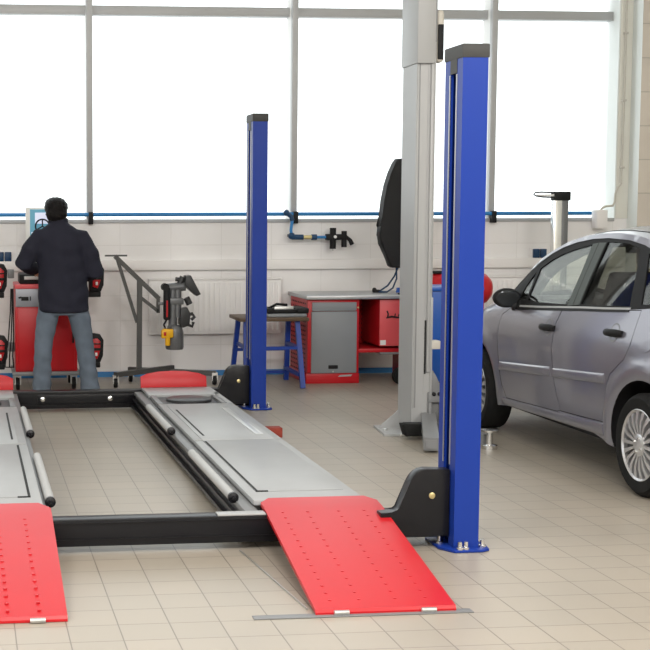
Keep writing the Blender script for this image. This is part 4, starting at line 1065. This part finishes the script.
# interior
def seat(x, s, back_top, w):
    bm = B(); y = S0-s
    bx(bm, x-w/2, x+w/2, y-.25, y+.25, .42, .58, .05, 3)
    prism(bm, [(y-.20, .50), (y-.36, .95), (y-.42, back_top), (y-.33, back_top+.02), (y-.24, .98), (y-.06, .52)], 'x', x-w/2, x+w/2, .03)
    st__ = obj('seat', bm, M['fabric'], car)
    for xx in ((x,) if w < .7 else (x-.35, x+.35)):
        bm = B(); bx(bm, xx-.12, xx+.12, y-.47, y-.39, back_top+.05, back_top+.22, .035, 3); cyl(bm, (xx-.05, y-.42, back_top), (xx-.05, y-.43, back_top+.08), .007, 8); cyl(bm, (xx+.05, y-.42, back_top), (xx+.05, y-.43, back_top+.08), .007, 8)
        obj('headrest', bm, M['fabric'], st__)
seat(CX-.36, 1.98, 1.19, .52); seat(CX+.36, 1.98, 1.19, .52); seat(CX, 2.80, 1.08, 1.2)
bm = B(); prism(bm, [(S0-1.12, .985), (S0-1.35, 1.01), (S0-1.5, .99), (S0-1.54, .88), (S0-1.42, .6), (S0-1.1, .6)], 'x', CX-.68, CX+.68, .02); obj('dashboard', bm, M['blackmatt'], car)
bm = B(); cyl(bm, (CX-.36, S0-1.45, .83), (CX-.36, S0-1.60, .88), .03, 10)
ctr = Vector((CX-.36, S0-1.64, .90)); ax = Vector((0, -.85, .5)).normalized(); u_, v_ = frame_of(ax)
ring = [ctr+(u_*math.cos(2*PI*k/28)+v_*math.sin(2*PI*k/28))*.185 for k in range(29)]
tube(bm, ring, .015, 8)
for k in range(3):
    a = 2*PI*k/3+.5; tube(bm, [ctr, ctr+(u_*math.cos(a)+v_*math.sin(a))*.185], .013, 8)
sph(bm, ctr, .05, 12, 8); obj('steering_wheel', bm, M['blackmatt'], car)
bm = B(); bx(bm, CX-.6, CX+.6, S0-3.45, S0-3.15, .86, .90, .01); obj('parcel_shelf', bm, M['fabric'], car)

# ------------------------------------------------------------------ light
w = bpy.data.worlds.new('overcast_sky'); SC.world = w; w.use_nodes = True
w.node_tree.nodes['Background'].inputs['Color'].default_value = (.95, .98, 1, 1)
w.node_tree.nodes['Background'].inputs['Strength'].default_value = 2.2
def area(name, loc, rot, sx, sy, power, col):
    l = bpy.data.lights.new(name, 'AREA'); l.shape = 'RECTANGLE'; l.size = sx; l.size_y = sy; l.energy = power; l.color = col
    o = bpy.data.objects.new(name, l); COL.objects.link(o); o.location = loc; o.rotation_euler = rot; return o
for x in (-2.5, 1.5, 5.5):
    for y, pw_ in ((-2, 80), (1.5, 85), (5, 30)):
        area('ceiling_lamp', (x, y, 5.05), (0, 0, 0), 1.5, .3, pw_, (1, .94, .88))
for x in (-2.5, 1.0, 4.5):
    area('wall_fill_light', (x, 2.6, 3.7), (math.radians(68), 0, 0), 1.6, .35, 95, (1, .97, .94))  # added fill lights out of view, put in to brighten the back wall
SC.view_settings.view_transform = 'Standard'; SC.view_settings.look = 'None'; SC.view_settings.gamma = 1; SC.view_settings.use_curve_mapping = False
SC.view_settings.exposure = 0.0
SC.cycles.use_denoising = True
SC.cycles.max_bounces = 8; SC.cycles.transparent_max_bounces = 16
SC.cycles.sample_clamp_indirect = 8
